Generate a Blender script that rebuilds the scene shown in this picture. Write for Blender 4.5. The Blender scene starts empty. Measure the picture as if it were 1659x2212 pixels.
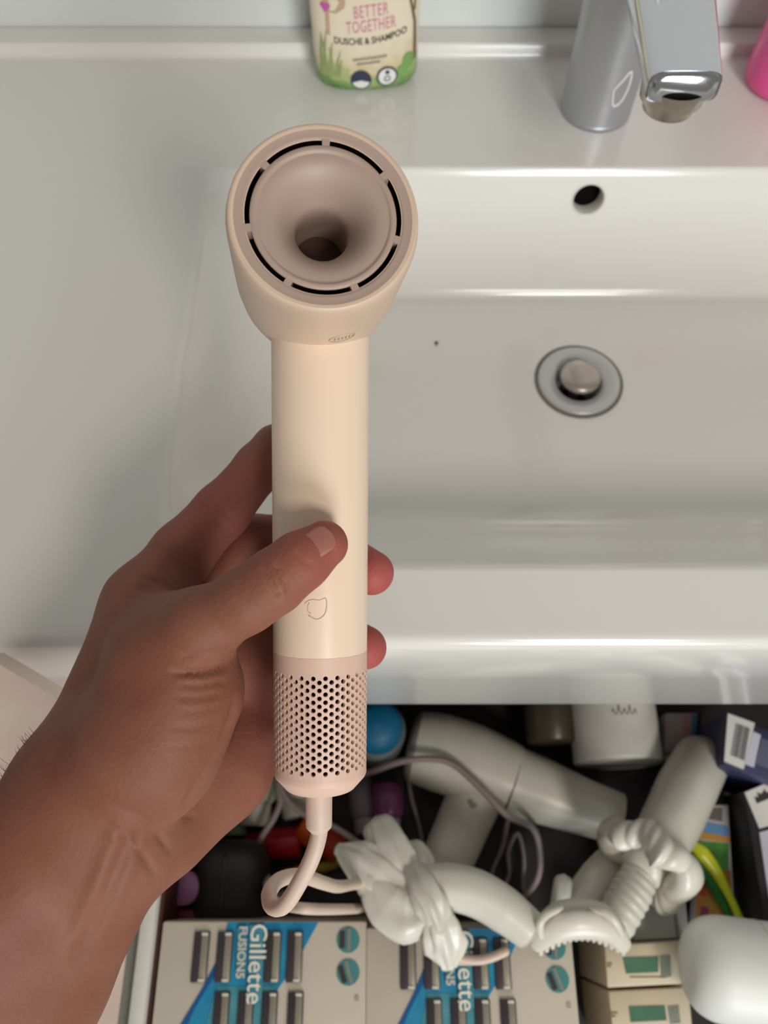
import bpy, bmesh, math, random
import numpy as np
from mathutils import Vector, Matrix

random.seed(4)
np.random.seed(4)
scene = bpy.context.scene
COL = scene.collection

# ------------------------------------------------------------------ camera
ZS = 0.86                      # height of the washbasin top
FPX = 1660.0                   # focal length in pixels of the 1659 x 2212 frame
PITCH = math.radians(64.0)
CAM = Vector((0.0, -0.111, ZS + 0.385))
cam_d = bpy.data.cameras.new('camera')
cam_d.sensor_fit = 'HORIZONTAL'
cam_d.sensor_width = 36.0
cam_d.lens = 36.0 * FPX / 1659.0
cam_d.clip_start = 0.01
cam_d.dof.use_dof = True
cam_d.dof.focus_distance = 0.285
cam_d.dof.aperture_fstop = 14.0
cam = bpy.data.objects.new('camera', cam_d)
cam.location = CAM
cam.rotation_euler = (math.pi / 2 - PITCH, 0, 0)
COL.objects.link(cam)
scene.camera = cam

# ------------------------------------------------------------------ light
world = bpy.data.worlds.new('world')
scene.world = world
world.use_nodes = True
bg = world.node_tree.nodes['Background']
bg.inputs[0].default_value = (1.0, 0.95, 0.88, 1)
bg.inputs[1].default_value = 0.22

def area_light(name, loc, target, size, power, color):
    d = bpy.data.lights.new(name, 'AREA')
    d.shape = 'DISK'; d.size = size; d.energy = power; d.color = color
    o = bpy.data.objects.new(name, d)
    o.location = loc
    o.rotation_euler = (Vector(target) - Vector(loc)).to_track_quat('-Z', 'Y').to_euler()
    COL.objects.link(o)
    return o
area_light('ceiling_lamp', (0.62, -1.35, 2.15), (0.1, 0.1, 0.9), 0.45, 15.0, (1.0, 0.92, 0.82))
w_ = area_light('cool_fill_light', (0.75, -2.4, 1.50), (0.2, 0.3, 0.88), 1.0, 40.0, (0.92, 0.98, 1.0))  # unseen cool area light, added to brighten the upright faces
w_.data.shape = 'RECTANGLE'; w_.data.size = 0.8; w_.data.size_y = 1.0

scene.view_settings.view_transform = 'Standard'
scene.view_settings.look = 'None'
scene.view_settings.gamma = 1.0
scene.view_settings.use_curve_mapping = False
scene.view_settings.exposure = 0.0

# ------------------------------------------------------------------ helpers
CF = Vector((0, math.cos(PITCH), -math.sin(PITCH)))
CU = Vector((0, math.sin(PITCH), math.cos(PITCH)))
CR = Vector((1, 0, 0))

def P(px, py, d):
    """point seen at pixel (px, py) at distance d along the view axis"""
    return CAM + CF * d + CR * ((px - 829.5) / FPX * d) + CU * ((1106 - py) / FPX * d)

def at(px, py, z):
    """point seen at pixel (px, py) on the level z (relative to the basin top)"""
    r = CF + CR * ((px - 829.5) / FPX) + CU * ((1106 - py) / FPX)
    t = (ZS + z - CAM.z) / r.z
    return CAM + r * t

def lin(c):
    return tuple(((v / 255.0) / 12.92 if v <= 10 else (((v / 255.0) + 0.055) / 1.055) ** 2.4) for v in c)

MATS = {}
def mat(name, rgb, rough=0.5, metal=0.0, var=0.0, vscale=40.0, bump=0.0, bscale=200.0, spec=0.5, sss=0.0, coat=0.0, rgb2=None, trans=0.0, bdist=0.001):
    if name in MATS:
        return MATS[name]
    m = bpy.data.materials.new(name)
    m.use_nodes = True
    nt = m.node_tree
    b = nt.nodes['Principled BSDF']
    c = lin(rgb)
    b.inputs['Base Color'].default_value = (*c, 1)
    b.inputs['Roughness'].default_value = rough
    b.inputs['Metallic'].default_value = metal
    b.inputs['Specular IOR Level'].default_value = spec
    b.inputs['Coat Weight'].default_value = coat
    b.inputs['Coat Roughness'].default_value = 0.08
    if trans:
        b.inputs['Transmission Weight'].default_value = trans
    if sss:
        b.inputs['Subsurface Weight'].default_value = sss
        b.inputs['Subsurface Radius'].default_value = (1.0, 0.35, 0.2)
        b.inputs['Subsurface Scale'].default_value = 0.004
    tc = nt.nodes.new('ShaderNodeTexCoord')
    if var or rgb2:
        n = nt.nodes.new('ShaderNodeTexNoise')
        n.inputs['Scale'].default_value = vscale
        n.inputs['Detail'].default_value = 4
        nt.links.new(tc.outputs['Object'], n.inputs['Vector'])
        r = nt.nodes.new('ShaderNodeValToRGB')
        c2 = lin(rgb2) if rgb2 else tuple(v * (1 + var) for v in c)
        c1 = c if rgb2 else tuple(v * (1 - var) for v in c)
        r.color_ramp.elements[0].position = 0.32
        r.color_ramp.elements[1].position = 0.68
        r.color_ramp.elements[0].color = (*c1, 1)
        r.color_ramp.elements[1].color = (*c2, 1)
        nt.links.new(n.outputs['Fac'], r.inputs['Fac'])
        nt.links.new(r.outputs['Color'], b.inputs['Base Color'])
    if bump:
        n2 = nt.nodes.new('ShaderNodeTexNoise')
        n2.inputs['Scale'].default_value = bscale
        n2.inputs['Detail'].default_value = 5
        nt.links.new(tc.outputs['Object'], n2.inputs['Vector'])
        bp = nt.nodes.new('ShaderNodeBump')
        bp.inputs['Strength'].default_value = bump
        bp.inputs['Distance'].default_value = bdist
        nt.links.new(n2.outputs['Fac'], bp.inputs['Height'])
        nt.links.new(bp.outputs['Normal'], b.inputs['Normal'])
    MATS[name] = m
    return m

WLOC = {}
def wloc(o):
    return WLOC.get(o.name, Vector((0, 0, 0))) if o else Vector((0, 0, 0))

def thing(name, loc, label, cat, group=None, kind=None):
    o = bpy.data.objects.new(name, None)
    o.empty_display_size = 0.02
    o.location = loc
    COL.objects.link(o)
    WLOC[o.name] = Vector(loc)
    tag(o, label, cat, group, kind)
    return o

def tag(o, label=None, cat=None, group=None, kind=None):
    if label: o['label'] = label
    if cat: o['category'] = cat
    if group: o['group'] = group
    if kind: o['kind'] = kind
    return o

def obj(name, geo, m, parent=None, smooth=True, origin=None, sharp=None):
    """geo = (verts, faces) in world space; becomes one mesh object"""
    vs, fs = geo
    if parent is not None:
        off = wloc(parent)
    else:
        off = Vector(origin) if origin is not None else Vector((0, 0, 0))
    me = bpy.data.meshes.new(name)
    me.from_pydata([tuple(Vector(v) - off) for v in vs], [], [tuple(f) for f in fs])
    me.validate()
    bm = bmesh.new(); bm.from_mesh(me)
    bmesh.ops.recalc_face_normals(bm, faces=bm.faces)
    bm.to_mesh(me); bm.free()
    if smooth:
        me.polygons.foreach_set('use_smooth', [True] * len(me.polygons))
    me.materials.append(m)
    o = bpy.data.objects.new(name, me)
    COL.objects.link(o)
    if parent is not None:
        o.parent = parent
        WLOC[o.name] = off
    else:
        o.location = off
        WLOC[o.name] = off
    if sharp and smooth:
        es = [e for e in me.edges]
        try:
            me.set_sharp_from_angle(angle=math.radians(sharp))
        except Exception:
            pass
    return o

def join(*geos):
    V, F = [], []
    for vs, fs in geos:
        n = len(V)
        V += [Vector(v) for v in vs]
        F += [tuple(i + n for i in f) for f in fs]
    return V, F

def bm_geo(bm):
    bm.verts.index_update()
    g = ([v.co.copy() for v in bm.verts], [[v.index for v in f.verts] for f in bm.faces])
    bm.free()
    return g

def frame_of(d):
    d = Vector(d).normalized()
    a = Vector((0, 0, 1)) if abs(d.z) < 0.9 else Vector((1, 0, 0))
    x = a.cross(d).normalized()
    y = d.cross(x).normalized()
    return x, y, d

def rbox(c, size, rot=None, bevel=0.002, seg=2):
    bm = bmesh.new()
    bmesh.ops.create_cube(bm, size=1)
    for v in bm.verts:
        v.co = Vector((v.co.x * size[0], v.co.y * size[1], v.co.z * size[2]))
    if bevel > 0:
        bmesh.ops.bevel(bm, geom=list(bm.edges), offset=bevel, segments=seg, profile=0.5, affect='EDGES')
    M = Matrix.Translation(Vector(c))
    if rot is not None:
        M = M @ (rot if isinstance(rot, Matrix) else Matrix.Rotation(rot, 4, 'Z'))
    bm.transform(M)
    return bm_geo(bm)

def quadbox(corners, h, bevel=0.0015, taper=0.0):
    """a box whose top face is given by four world corners, h deep downwards"""
    bm = bmesh.new()
    t = [bm.verts.new(c) for c in corners]
    b = [bm.verts.new(Vector(c) - Vector((0, 0, h))) for c in corners]
    bm.faces.new(t)
    bm.faces.new(list(reversed(b)))
    for i in range(4):
        j = (i + 1) % 4
        bm.faces.new([t[j], t[i], b[i], b[j]])
    if bevel > 0:
        bmesh.ops.bevel(bm, geom=list(bm.edges), offset=bevel, segments=2, profile=0.5, affect='EDGES')
    return bm_geo(bm)

def plate(corners, th=0.0004):
    """thin printed patch lifted off the surface, corners counter-clockwise from above"""
    n = (Vector(corners[1]) - Vector(corners[0])).cross(Vector(corners[2]) - Vector(corners[0])).normalized()
    if n.z < 0: n = -n
    k = len(corners)
    V = [Vector(c) + n * th for c in corners] + [Vector(c) - n * 0.0002 for c in corners]
    F = [list(range(k)), list(range(2 * k - 1, k - 1, -1))]
    for i in range(k):
        j = (i + 1) % k
        F.append([i, k + i, k + j, j])
    return V, F

def lathe(prof, c, axis=(0, 0, 1), seg=48, close=True, sx=1.0, sy=1.0, xdir=None):
    x, y, d = frame_of(axis)
    if xdir is not None:
        x = (Vector(xdir) - d * Vector(xdir).dot(d)).normalized(); y = d.cross(x)
    c = Vector(c)
    V, F = [], []
    for r, h in prof:
        for k in range(seg):
            a = 2 * math.pi * k / seg
            V.append(c + d * h + x * (r * sx * math.cos(a)) + y * (r * sy * math.sin(a)))
    n = len(prof)
    for i in range(n - 1):
        for k in range(seg):
            k2 = (k + 1) % seg
            F.append((i * seg + k, i * seg + k2, (i + 1) * seg + k2, (i + 1) * seg + k))
    if close:
        F.append(tuple(range(seg)))
        F.append(tuple(reversed(range((n - 1) * seg, n * seg))))
    return V, F

def spline(pts, n=8):
    pts = [np.array(p, float) for p in pts]
    out = []
    for i in range(len(pts) - 1):
        p0 = pts[max(i - 1, 0)]; p1 = pts[i]; p2 = pts[i + 1]; p3 = pts[min(i + 2, len(pts) - 1)]
        for k in range(n):
            t = k / n
            out.append(0.5 * ((2 * p1) + (-p0 + p2) * t + (2 * p0 - 5 * p1 + 4 * p2 - p3) * t * t + (-p0 + 3 * p1 - 3 * p2 + p3) * t ** 3))
    out.append(pts[-1])
    return out

def tube(path, rad, seg=14, flat=None, cap='flat', up=(0, 0, 1), pleat=None):
    """sweep along path; rad scalar or list; flat = (a, b) cross-section scale; pleat(i, ang) -> factor"""
    pts = [Vector(p) for p in path]
    n = len(pts)
    rads = [rad] * n if isinstance(rad, (int, float)) else list(rad)
    if len(rads) != n:
        xs = np.linspace(0, 1, len(rads)); rads = list(np.interp(np.linspace(0, 1, n), xs, rads))
    if cap == 'round':
        t0 = (pts[1] - pts[0]).normalized(); t1 = (pts[-1] - pts[-2]).normalized()
        pre, post, rp, rq = [], [], [], []
        for k in (0.0, 0.35, 0.65, 0.87):
            c_ = math.sqrt(max(0, 1 - (1 - k) ** 2))
            pre.append(pts[0] - t0 * rads[0] * (1 - k)); rp.append(max(rads[0] * c_, 1e-5))
            post.append(pts[-1] + t1 * rads[-1] * (1 - k)); rq.append(max(rads[-1] * c_, 1e-5))
        pts = pre + pts + post[::-1]; rads = rp + rads + rq[::-1]
        n = len(pts)
    fa, fb = flat if flat else (1, 1)
    V, F = [], []
    u = Vector(up)
    t = (pts[1] - pts[0]).normalized()
    x = (u - t * u.dot(t))
    if x.length < 1e-4:
        x = Vector((1, 0, 0)) - t * t.x
    x.normalize()
    for i in range(n):
        if i == 0: t = pts[1] - pts[0]
        elif i == n - 1: t = pts[-1] - pts[-2]
        else: t = pts[i + 1] - pts[i - 1]
        if t.length < 1e-9: t = Vector((0, 0, 1))
        t.normalize()
        x = (x - t * x.dot(t)).normalized()
        y = t.cross(x)
        for k in range(seg):
            a = 2 * math.pi * k / seg
            f = pleat(i, a) if pleat else 1.0
            V.append(pts[i] + x * (rads[i] * fa * f * math.cos(a)) + y * (rads[i] * fb * f * math.sin(a)))
    for i in range(n - 1):
        for k in range(seg):
            k2 = (k + 1) % seg
            F.append((i * seg + k, i * seg + k2, (i + 1) * seg + k2, (i + 1) * seg + k))
    F.append(tuple(range(seg)))
    F.append(tuple(reversed(range((n - 1) * seg, n * seg))))
    return V, F

def ellipsoid(c, rx, ry, rz, axes=None, n=20, m=12):
    ax = axes or (Vector((1, 0, 0)), Vector((0, 1, 0)), Vector((0, 0, 1)))
    c = Vector(c)
    V = [c + ax[2] * rz]; F = []
    for i in range(1, m):
        th = math.pi * i / m
        for k in range(n):
            a = 2 * math.pi * k / n
            V.append(c + ax[0] * (rx * math.sin(th) * math.cos(a)) + ax[1] * (ry * math.sin(th) * math.sin(a)) + ax[2] * (rz * math.cos(th)))
    V.append(c - ax[2] * rz)
    for k in range(n):
        F.append((0, 1 + k, 1 + (k + 1) % n))
        F.append((len(V) - 1, 1 + (m - 2) * n + (k + 1) % n, 1 + (m - 2) * n + k))
    for i in range(m - 2):
        for k in range(n):
            a = 1 + i * n + k; b = 1 + i * n + (k + 1) % n
            F.append((a, a + n, b + n, b))
    return V, F

def text_geo(s, size, fmap, align='CENTER', spacing=1.0, th=0.0):
    """lettering as flat mesh; fmap(x, y) places each outline point in the world"""
    cu = bpy.data.curves.new('lettering', 'FONT')
    cu.body = s; cu.size = size; cu.align_x = align; cu.align_y = 'CENTER'; cu.space_character = spacing
    cu.resolution_u = 3; cu.offset = th
    to = bpy.data.objects.new('lettering', cu)
    COL.objects.link(to)
    dg = bpy.context.evaluated_depsgraph_get()
    me = to.evaluated_get(dg).to_mesh()
    V = [fmap(v.co.x, v.co.y) for v in me.vertices]
    F = [tuple(p.vertices) for p in me.polygons]
    to.evaluated_get(dg).to_mesh_clear()
    bpy.data.objects.remove(to); bpy.data.curves.remove(cu)
    return V, F

# ------------------------------------------------------------------ materials
M_cer = mat('glazed_ceramic', (226, 224, 219), 0.16, coat=0.25)
M_wall = mat('wall_paint', (214, 218, 216), 0.25, var=0.015, vscale=6)
M_floor = mat('floor_tile', (236, 214, 198), 0.4, rgb2=(226, 200, 186), vscale=9)
M_chrome = mat('chrome', (205, 207, 212), 0.13, metal=1.0)
M_satin_metal = mat('brushed_metal', (188, 190, 196), 0.42, metal=0.85)
M_black = mat('black_void', (10, 8, 8), 0.9, spec=0.1)
M_dry = mat('cream_plastic', (236, 212, 189), 0.34, var=0.012, vscale=15)
M_dryp = mat('pink_beige_plastic', (216, 184, 166), 0.5, var=0.015, vscale=25, bump=0.05, bscale=900)
M_dryface = mat('pink_plastic_shaded', (168, 145, 132), 0.5, var=0.015, vscale=25)  # pinkish rear face, its colour darkened to carry the phone's shade
M_slot = mat('slot_black', (14, 8, 7), 0.8, spec=0.1)
M_print = mat('grey_print', (204, 184, 164), 0.5)
M_cable = mat('cable_rubber', (206, 184, 168), 0.5)

# ------------------------------------------------------------------ room
def plane(name, c, sx, sy, m, rot=None):
    bm = bmesh.new(); bmesh.ops.create_grid(bm, x_segments=1, y_segments=1, size=0.5)
    for v in bm.verts: v.co.x *= sx; v.co.y *= sy
    M = Matrix.Translation(Vector(c))
    if rot is not None: M = M @ rot
    bm.transform(M)
    o = obj(name, bm_geo(bm), m, smooth=False)
    o['kind'] = 'structure'
    return o
o = obj('floor', rbox((0.1, -0.4, -0.02), (3.6, 2.6, 0.04), bevel=0), M_floor, smooth=False); o['kind'] = 'structure'
o['label'] = 'pale pinkish floor below the washbasin'
o = obj('wall_back', rbox((0.1, 0.545, 1.2), (3.6, 0.10, 2.4), bevel=0), M_wall, smooth=False); o['kind'] = 'structure'
o['label'] = 'pale glossy wall behind the washbasin'

# ------------------------------------------------------------------ washbasin
BX0, BX1, BY1 = -0.36, 0.66, 0.482     # outer ceramic
OX0, OX1, OY0, OY1 = -0.128, 0.426, 0.042, 0.351   # bowl opening
DEPTH = 0.098
APRON = 0.147

def ramp(t, lip=0.10, bot=0.45):
    """0..1 wall profile: rounded lip, straight wall, swept foot"""
    t = np.clip(t, 0, 1)
    A = 1 - lip / 2 - bot / 2
    z = np.where(t < lip, t * t / (2 * lip), np.where(t < 1 - bot, lip / 2 + (t - lip), A - (1 - t) ** 2 / (2 * bot)))
    return z / A

def bowl(x, y):
    s = ramp((x - OX0) / 0.085, 0.08) * ramp((OX1 - x) / 0.085, 0.08) * ramp((y - OY0) / 0.088, 0.07, 0.5) * ramp((OY1 - y) / 0.036, 0.14, 0.42)
    z = -DEPTH * s
    # rounded front edge and the coved foot of the upstand
    r = 0.007
    t = np.clip((r - y) / r, 0, 1)
    z = z - r * (1 - np.sqrt(np.maximum(0, 1 - t * t)))
    return z

def axis_pts(a, b, step, dense):
    pts = set(np.round(np.arange(a, b + 1e-9, step), 5).tolist() + [a, b])
    for lo, hi, s in dense:
        pts |= set(np.round(np.arange(lo, hi, s), 5).tolist())
    p = np.array(sorted(pts))
    return p[np.r_[True, np.diff(p) > 0.0006]]
xs = axis_pts(BX0, BX1, 0.008, [(-0.2007, -0.1999, 0.0007), (OX0 - 0.003, OX0 + 0.03, 0.0018), (OX1 - 0.03, OX1 + 0.003, 0.003)])
ys = axis_pts(0.0, BY1 - 0.012, 0.006, [(0, 0.0075, 0.0008), (OY0 - 0.002, OY0 + 0.02, 0.0012), (OY1 - 0.04, OY1 + 0.002, 0.001)])
XX, YY = np.meshgrid(xs, ys, indexing='ij')
ZZ = bowl(XX, YY)
rows = [np.stack([XX[:, j], YY[:, j], ZS + ZZ[:, j]], 1) for j in range(len(ys))]
yb = BY1 - 0.012
# low step with a rounded edge and a narrow ledge along the wall
for a in np.linspace(0, math.pi / 2, 5)[1:]:
    rows.append(np.stack([xs, np.full_like(xs, yb + 0.003 * math.sin(a)), np.full_like(xs, ZS + 0.003 * (1 - math.cos(a)))], 1))
for dy, dz in ((0.003, 0.0075), (0.0035, 0.0092), (0.005, 0.0105), (0.0235, 0.0106), (0.0237, -APRON)):
    rows.append(np.stack([xs, np.full_like(xs, yb + dy), np.full_like(xs, ZS + dz)], 1))
# front apron down, then back along the underside
front = []
front.append(np.stack([xs, np.full_like(xs, 0.0), np.full_like(xs, ZS - 0.03)], 1))
front.append(np.stack([xs, np.full_like(xs, 0.001), np.full_like(xs, ZS - APRON + 0.004)], 1))
front.append(np.stack([xs, np.full_like(xs, 0.004), np.full_like(xs, ZS - APRON)], 1))
front.append(np.stack([xs, np.full_like(xs, 0.016), np.full_like(xs, ZS - APRON)], 1))
front.append(np.stack([xs, np.full_like(xs, 0.018), np.full_like(xs, ZS - APRON + 0.002)], 1))
rows = front[::-1] + rows
AX0 = -0.200        # the deep apron starts here, the ceramic slab itself runs on to the left
for r in front:
    for i in range(len(xs)):
        if xs[i] < AX0:
            r[i, 2] = max(r[i, 2], ZS - 0.012)
G = np.stack(rows, 1)          # nx, ny, 3
nx, ny = G.shape[:2]
V = [tuple(p) for p in G.reshape(-1, 3)]
F = [(i * ny + j, (i + 1) * ny + j, (i + 1) * ny + j + 1, i * ny + j + 1) for i in range(nx - 1) for j in range(ny - 1)]
basin = thing('washbasin', (0.149, 0.2, ZS), 'wide white ceramic washbasin with a rectangular bowl', 'washbasin')
body = obj('basin_body', (V, F), M_cer, basin, sharp=50)
sol = body.modifiers.new('thick', 'SOLIDIFY'); sol.thickness = 0.006; sol.offset = -1
DR = at(1250, 824, -DEPTH); DR.z = ZS - DEPTH
OV = Vector((at(1271, 430, -0.03).x, 0.335, 0))
# overflow: follow the rear wall
yy = np.linspace(OY1 - 0.036, OY1, 200); zz = bowl(np.full_like(yy, OV.x), yy)
best = None
for a, b in zip(yy, zz):
    q = Vector((OV.x, a, ZS + b)) - CAM
    v = 1106 - q.dot(CU) / q.dot(CF) * FPX
    if best is None or abs(v - 431) < best[0]:
        best = (abs(v - 431), a, b)
OV = Vector((at(1271, 430, best[2]).x, best[1], ZS + best[2]))
e = 0.002
slope = (bowl(np.array([OV.x]), np.array([OV.y + e]))[0] - bowl(np.array([OV.x]), np.array([OV.y - e]))[0]) / (2 * e)
ON = Vector((0, -slope, 1)).normalized()     # outward normal of the rear wall
def cut(c, ax, r, h):
    co = obj('cutter', lathe([(r, -h), (r, h)], c, ax, 40), M_black)
    md = body.modifiers.new('cut', 'BOOLEAN'); md.object = co; md.operation = 'DIFFERENCE'; md.solver = 'EXACT'
    return co
cutters = [cut(DR, (0, 0, 1), 0.0318, 0.02), cut(OV, ON, 0.0122, 0.010)]
dg = bpy.context.evaluated_depsgraph_get()
nm = bpy.data.meshes.new_from_object(body.evaluated_get(dg))
body.modifiers.clear()
body.data = nm
for c in cutters:
    bpy.data.objects.remove(c)
nm.polygons.foreach_set('use_smooth', [True] * len(nm.polygons))
nm.set_sharp_from_angle(angle=math.radians(40))
# overflow sleeve and drain
obj('overflow_sleeve', lathe([(0.0126, 0.0003), (0.0118, 0.0006), (0.0110, -0.0005), (0.0106, -0.012)], OV, ON, 40, close=False), mat('overflow_rim', (214, 210, 203), 0.25), basin)
obj('overflow_cavity', lathe([(0.0125, -0.0118), (0.0124, -0.013), (0.0, -0.0135)], OV, ON, 40, close=False), M_black, basin)
obj('drain_gasket', lathe([(0.0335, 0.0002), (0.0335, 0.0008), (0.0308, 0.0009), (0.030, -0.002)], DR, (0, 0, 1), 64, close=False), mat('gasket_grey', (116, 112, 104), 0.6), basin)
M_flange = mat('flange_metal', (196, 196, 198), 0.34, metal=0.25)
obj('drain_flange', lathe([(0.0312, 0.0002), (0.0308, 0.0022), (0.029, 0.0027), (0.0185, 0.0008), (0.0172, -0.001), (0.0165, -0.02), (0.0165, -0.035)], DR, (0, 0, 1), 64, close=False), M_flange, basin)
obj('drain_well', lathe([(0.0166, -0.0345), (0.0, -0.035)], DR, (0, 0, 1), 40, close=False), M_black, basin)
obj('drain_plug', lathe([(0.0, 0.0102), (0.008, 0.0098), (0.0135, 0.0085), (0.0152, 0.0066), (0.0150, 0.0045), (0.012, 0.003), (0.004, 0.002), (0.004, -0.03)], DR, (0, 0, 1), 48, close=False), mat('plug_metal', (186, 176, 168), 0.34, metal=0.75), basin)
# the little dark crumb lying in the bowl
c = at(942, 743, -DEPTH); c.z = ZS - DEPTH + 0.0008
tag(obj('crumb', join(ellipsoid((0, 0, 0), 0.0012, 0.0018, 0.0010, n=8, m=6), ellipsoid((0.001, 0.001, -0.0002), 0.001, 0.001, 0.0006, n=8, m=6)), mat('crumb_brown', (92, 74, 62), 0.8), origin=(0, 0, 0)), 'tiny dark crumb lying on the bowl floor left of the drain', 'crumb').location = c

# ------------------------------------------------------------------ tap
TX, TY = 0.158, 0.412
tap = thing('basin_tap', (TX, TY, ZS), 'chrome mixer tap on the rear ledge of the washbasin', 'tap')
obj('base_ring', lathe([(0.0, 0.0002), (0.0258, 0.0002), (0.0259, 0.0030), (0.0255, 0.0040)], (TX, TY, ZS), (0, 0, 1), 48, close=False), M_satin_metal, tap)
obj('tap_body', lathe([(0.0255, 0.003), (0.0258, 0.006), (0.0262, 0.05), (0.0268, 0.10), (0.0272, 0.150), (0.0255, 0.158), (0.0, 0.160)], (TX, TY, ZS), (0, 0, 1), 56, close=False), M_satin_metal, tap)
# spout: rounded rectangular section tapering to the mouth
def loft(secs, seg=32, p=4.0):
    V, F = [], []
    for c, hx, hz, tilt in secs:
        for k in range(seg):
            a = 2 * math.pi * k / seg
            ca, sa = math.cos(a), math.sin(a)
            ux = abs(ca) ** (2 / p) * (1 if ca >= 0 else -1); uz = abs(sa) ** (2 / p) * (1 if sa >= 0 else -1)
            V.append(Vector(c) + Vector((hx * ux, hz * uz * math.sin(tilt), hz * uz * math.cos(tilt))))
    n = len(secs)
    for i in range(n - 1):
        for k in range(seg):
            k2 = (k + 1) % seg
            F.append((i * seg + k, i * seg + k2, (i + 1) * seg + k2, (i + 1) * seg + k))
    F.append(tuple(range(seg))); F.append(tuple(reversed(range((n - 1) * seg, n * seg))))
    return V, F
secs = []
for t in np.linspace(0, 1, 14):
    y = TY - 0.004 + (0.272 - TY) * t
    z = ZS + 0.142 - 0.023 * t
    secs.append(((TX, y, z), 0.0268 - 0.0075 * t, 0.0135 - 0.005 * t, 0.12))
for k, (dy, f) in enumerate(((-0.003, 0.97), (-0.005, 0.90), (-0.006, 0.75))):
    secs.append(((TX, 0.272 + dy, ZS + 0.119 - 0.0004), 0.0193 * f, 0.0085 * f, 0.12))
obj('spout', loft(secs), M_chrome, tap, sharp=60)
obj('aerator', lathe([(0.0, -0.0170), (0.0125, -0.0170), (0.0138, -0.0160), (0.0142, -0.0130), (0.0172, -0.0095), (0.0184, 0.0)], (TX, 0.2805, ZS + 0.1145), (0, 0.05, 1), 40, close=False), mat('aerator_metal', (176, 166, 152), 0.25, metal=0.9), tap)
obj('temperature_mark', tube(spline([Vector((TX + 0.0262 * math.sin(a) + 0, TY - 0.0262 * math.cos(a), ZS + 0.034 + h)) for a, h in ((0.05, 0.0), (0.22, 0.006), (0.42, 0.012), (0.48, 0.0), (0.36, -0.010), (0.16, -0.012), (0.05, 0.0))], 5), 0.0006, 6), mat('mark_white', (236, 234, 224), 0.3), tap)
lev = tube(spline([(TX, TY + 0.004, ZS + 0.160), (TX, TY - 0.004, ZS + 0.172), (TX, TY - 0.03, ZS + 0.182), (TX, TY - 0.052, ZS + 0.188)], 6), [0.016, 0.015, 0.011, 0.008], 18, flat=(0.5, 1.0), cap='round')
obj('lever', lev, M_chrome, tap)

# ------------------------------------------------------------------ shampoo bottle
bc = Vector((-0.0135, 0.449, ZS))
RXB, RYB = 0.0385, 0.0172
BROT = math.radians(3)
def bottle_pt(ang, h, off=0.0):
    """ang 0 = facing the viewer"""
    f = 1.0
    if h < 0.012: f = 0.80 + 0.20 * math.sqrt(max(0, 1 - (1 - h / 0.012) ** 2))
    if h > 0.115:
        t = min(1, (h - 0.115) / 0.035); f = 1 - 0.62 * t * t
    f *= 1 + 0.02 * (h / 0.12)
    p = 2.5
    sx = math.sin(ang); cy = math.cos(ang)
    ux = abs(sx) ** (2 / p) * (1 if sx >= 0 else -1); uy = abs(cy) ** (2 / p) * (1 if cy >= 0 else -1)
    fy = 0.55 + 0.45 * f
    x = (RXB * f + off) * ux; y = -(RYB * f * 1.0 + off) * uy
    return bc + Vector((x * math.cos(BROT) - y * math.sin(BROT), x * math.sin(BROT) + y * math.cos(BROT), h))
def bottle_x(x, h, off=0.0004):
    s = max(-0.999, min(0.999, x / (RXB * (1 + 0.02 * h / 0.12))))
    a = math.asin(abs(s) ** 1.25) * (1 if s >= 0 else -1)
    return bottle_pt(a, h, off)
bottle = thing('shampoo_bottle', bc, 'cream and green printed shower gel bottle standing left of the tap', 'bottle')
hs = [0.0003, 0.002, 0.005, 0.009, 0.012] + list(np.linspace(0.02, 0.115, 12)) + [0.123, 0.131, 0.139, 0.146, 0.150]
V, F = [], []
SEG = 64
for h in hs:
    for k in range(SEG): V.append(bottle_pt(2 * math.pi * k / SEG, h))
for i in range(len(hs) - 1):
    for k in range(SEG):
        k2 = (k + 1) % SEG
        F.append((i * SEG + k, i * SEG + k2, (i + 1) * SEG + k2, (i + 1) * SEG + k))
F.append(tuple(range(SEG))); F.append(tuple(reversed(range((len(hs) - 1) * SEG, len(hs) * SEG))))
# printed meadow: green at the foot, cream above, ragged edge
mb = bpy.data.materials.new('bottle_print'); mb.use_nodes = True
nt = mb.node_tree; b = nt.nodes['Principled BSDF']; b.inputs['Roughness'].default_value = 0.3
tc = nt.nodes.new('ShaderNodeTexCoord'); sep = nt.nodes.new('ShaderNodeSeparateXYZ')
nt.links.new(tc.outputs['Object'], sep.inputs[0])
nz = nt.nodes.new('ShaderNodeTexNoise'); nz.inputs['Scale'].default_value = 130; nz.inputs['Detail'].default_value = 5
nt.links.new(tc.outputs['Object'], nz.inputs['Vector'])
ab = nt.nodes.new('ShaderNodeMath'); ab.operation = 'ABSOLUTE'; nt.links.new(sep.outputs['X'], ab.inputs[0])
ma = nt.nodes.new('ShaderNodeMath'); ma.operation = 'MULTIPLY_ADD'; ma.inputs[1].default_value = -0.28; nt.links.new(ab.outputs[0], ma.inputs[0]); nt.links.new(sep.outputs['Z'], ma.inputs[2])
mm = nt.nodes.new('ShaderNodeMath'); mm.operation = 'MULTIPLY_ADD'; mm.inputs[1].default_value = 0.030; nt.links.new(nz.outputs['Fac'], mm.inputs[0]); nt.links.new(ma.outputs[0], mm.inputs[2])
mr = nt.nodes.new('ShaderNodeMapRange'); mr.inputs['From Min'].default_value = 0.004; mr.inputs['From Max'].default_value = 0.052
nt.links.new(mm.outputs[0], mr.inputs['Value'])
cr = nt.nodes.new('ShaderNodeValToRGB')
els = cr.color_ramp.elements
els[0].position = 0.0; els[0].color = (*lin((74, 110, 58)), 1)
els[1].position = 1.0; els[1].color = (*lin((226, 214, 190)), 1)
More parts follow.
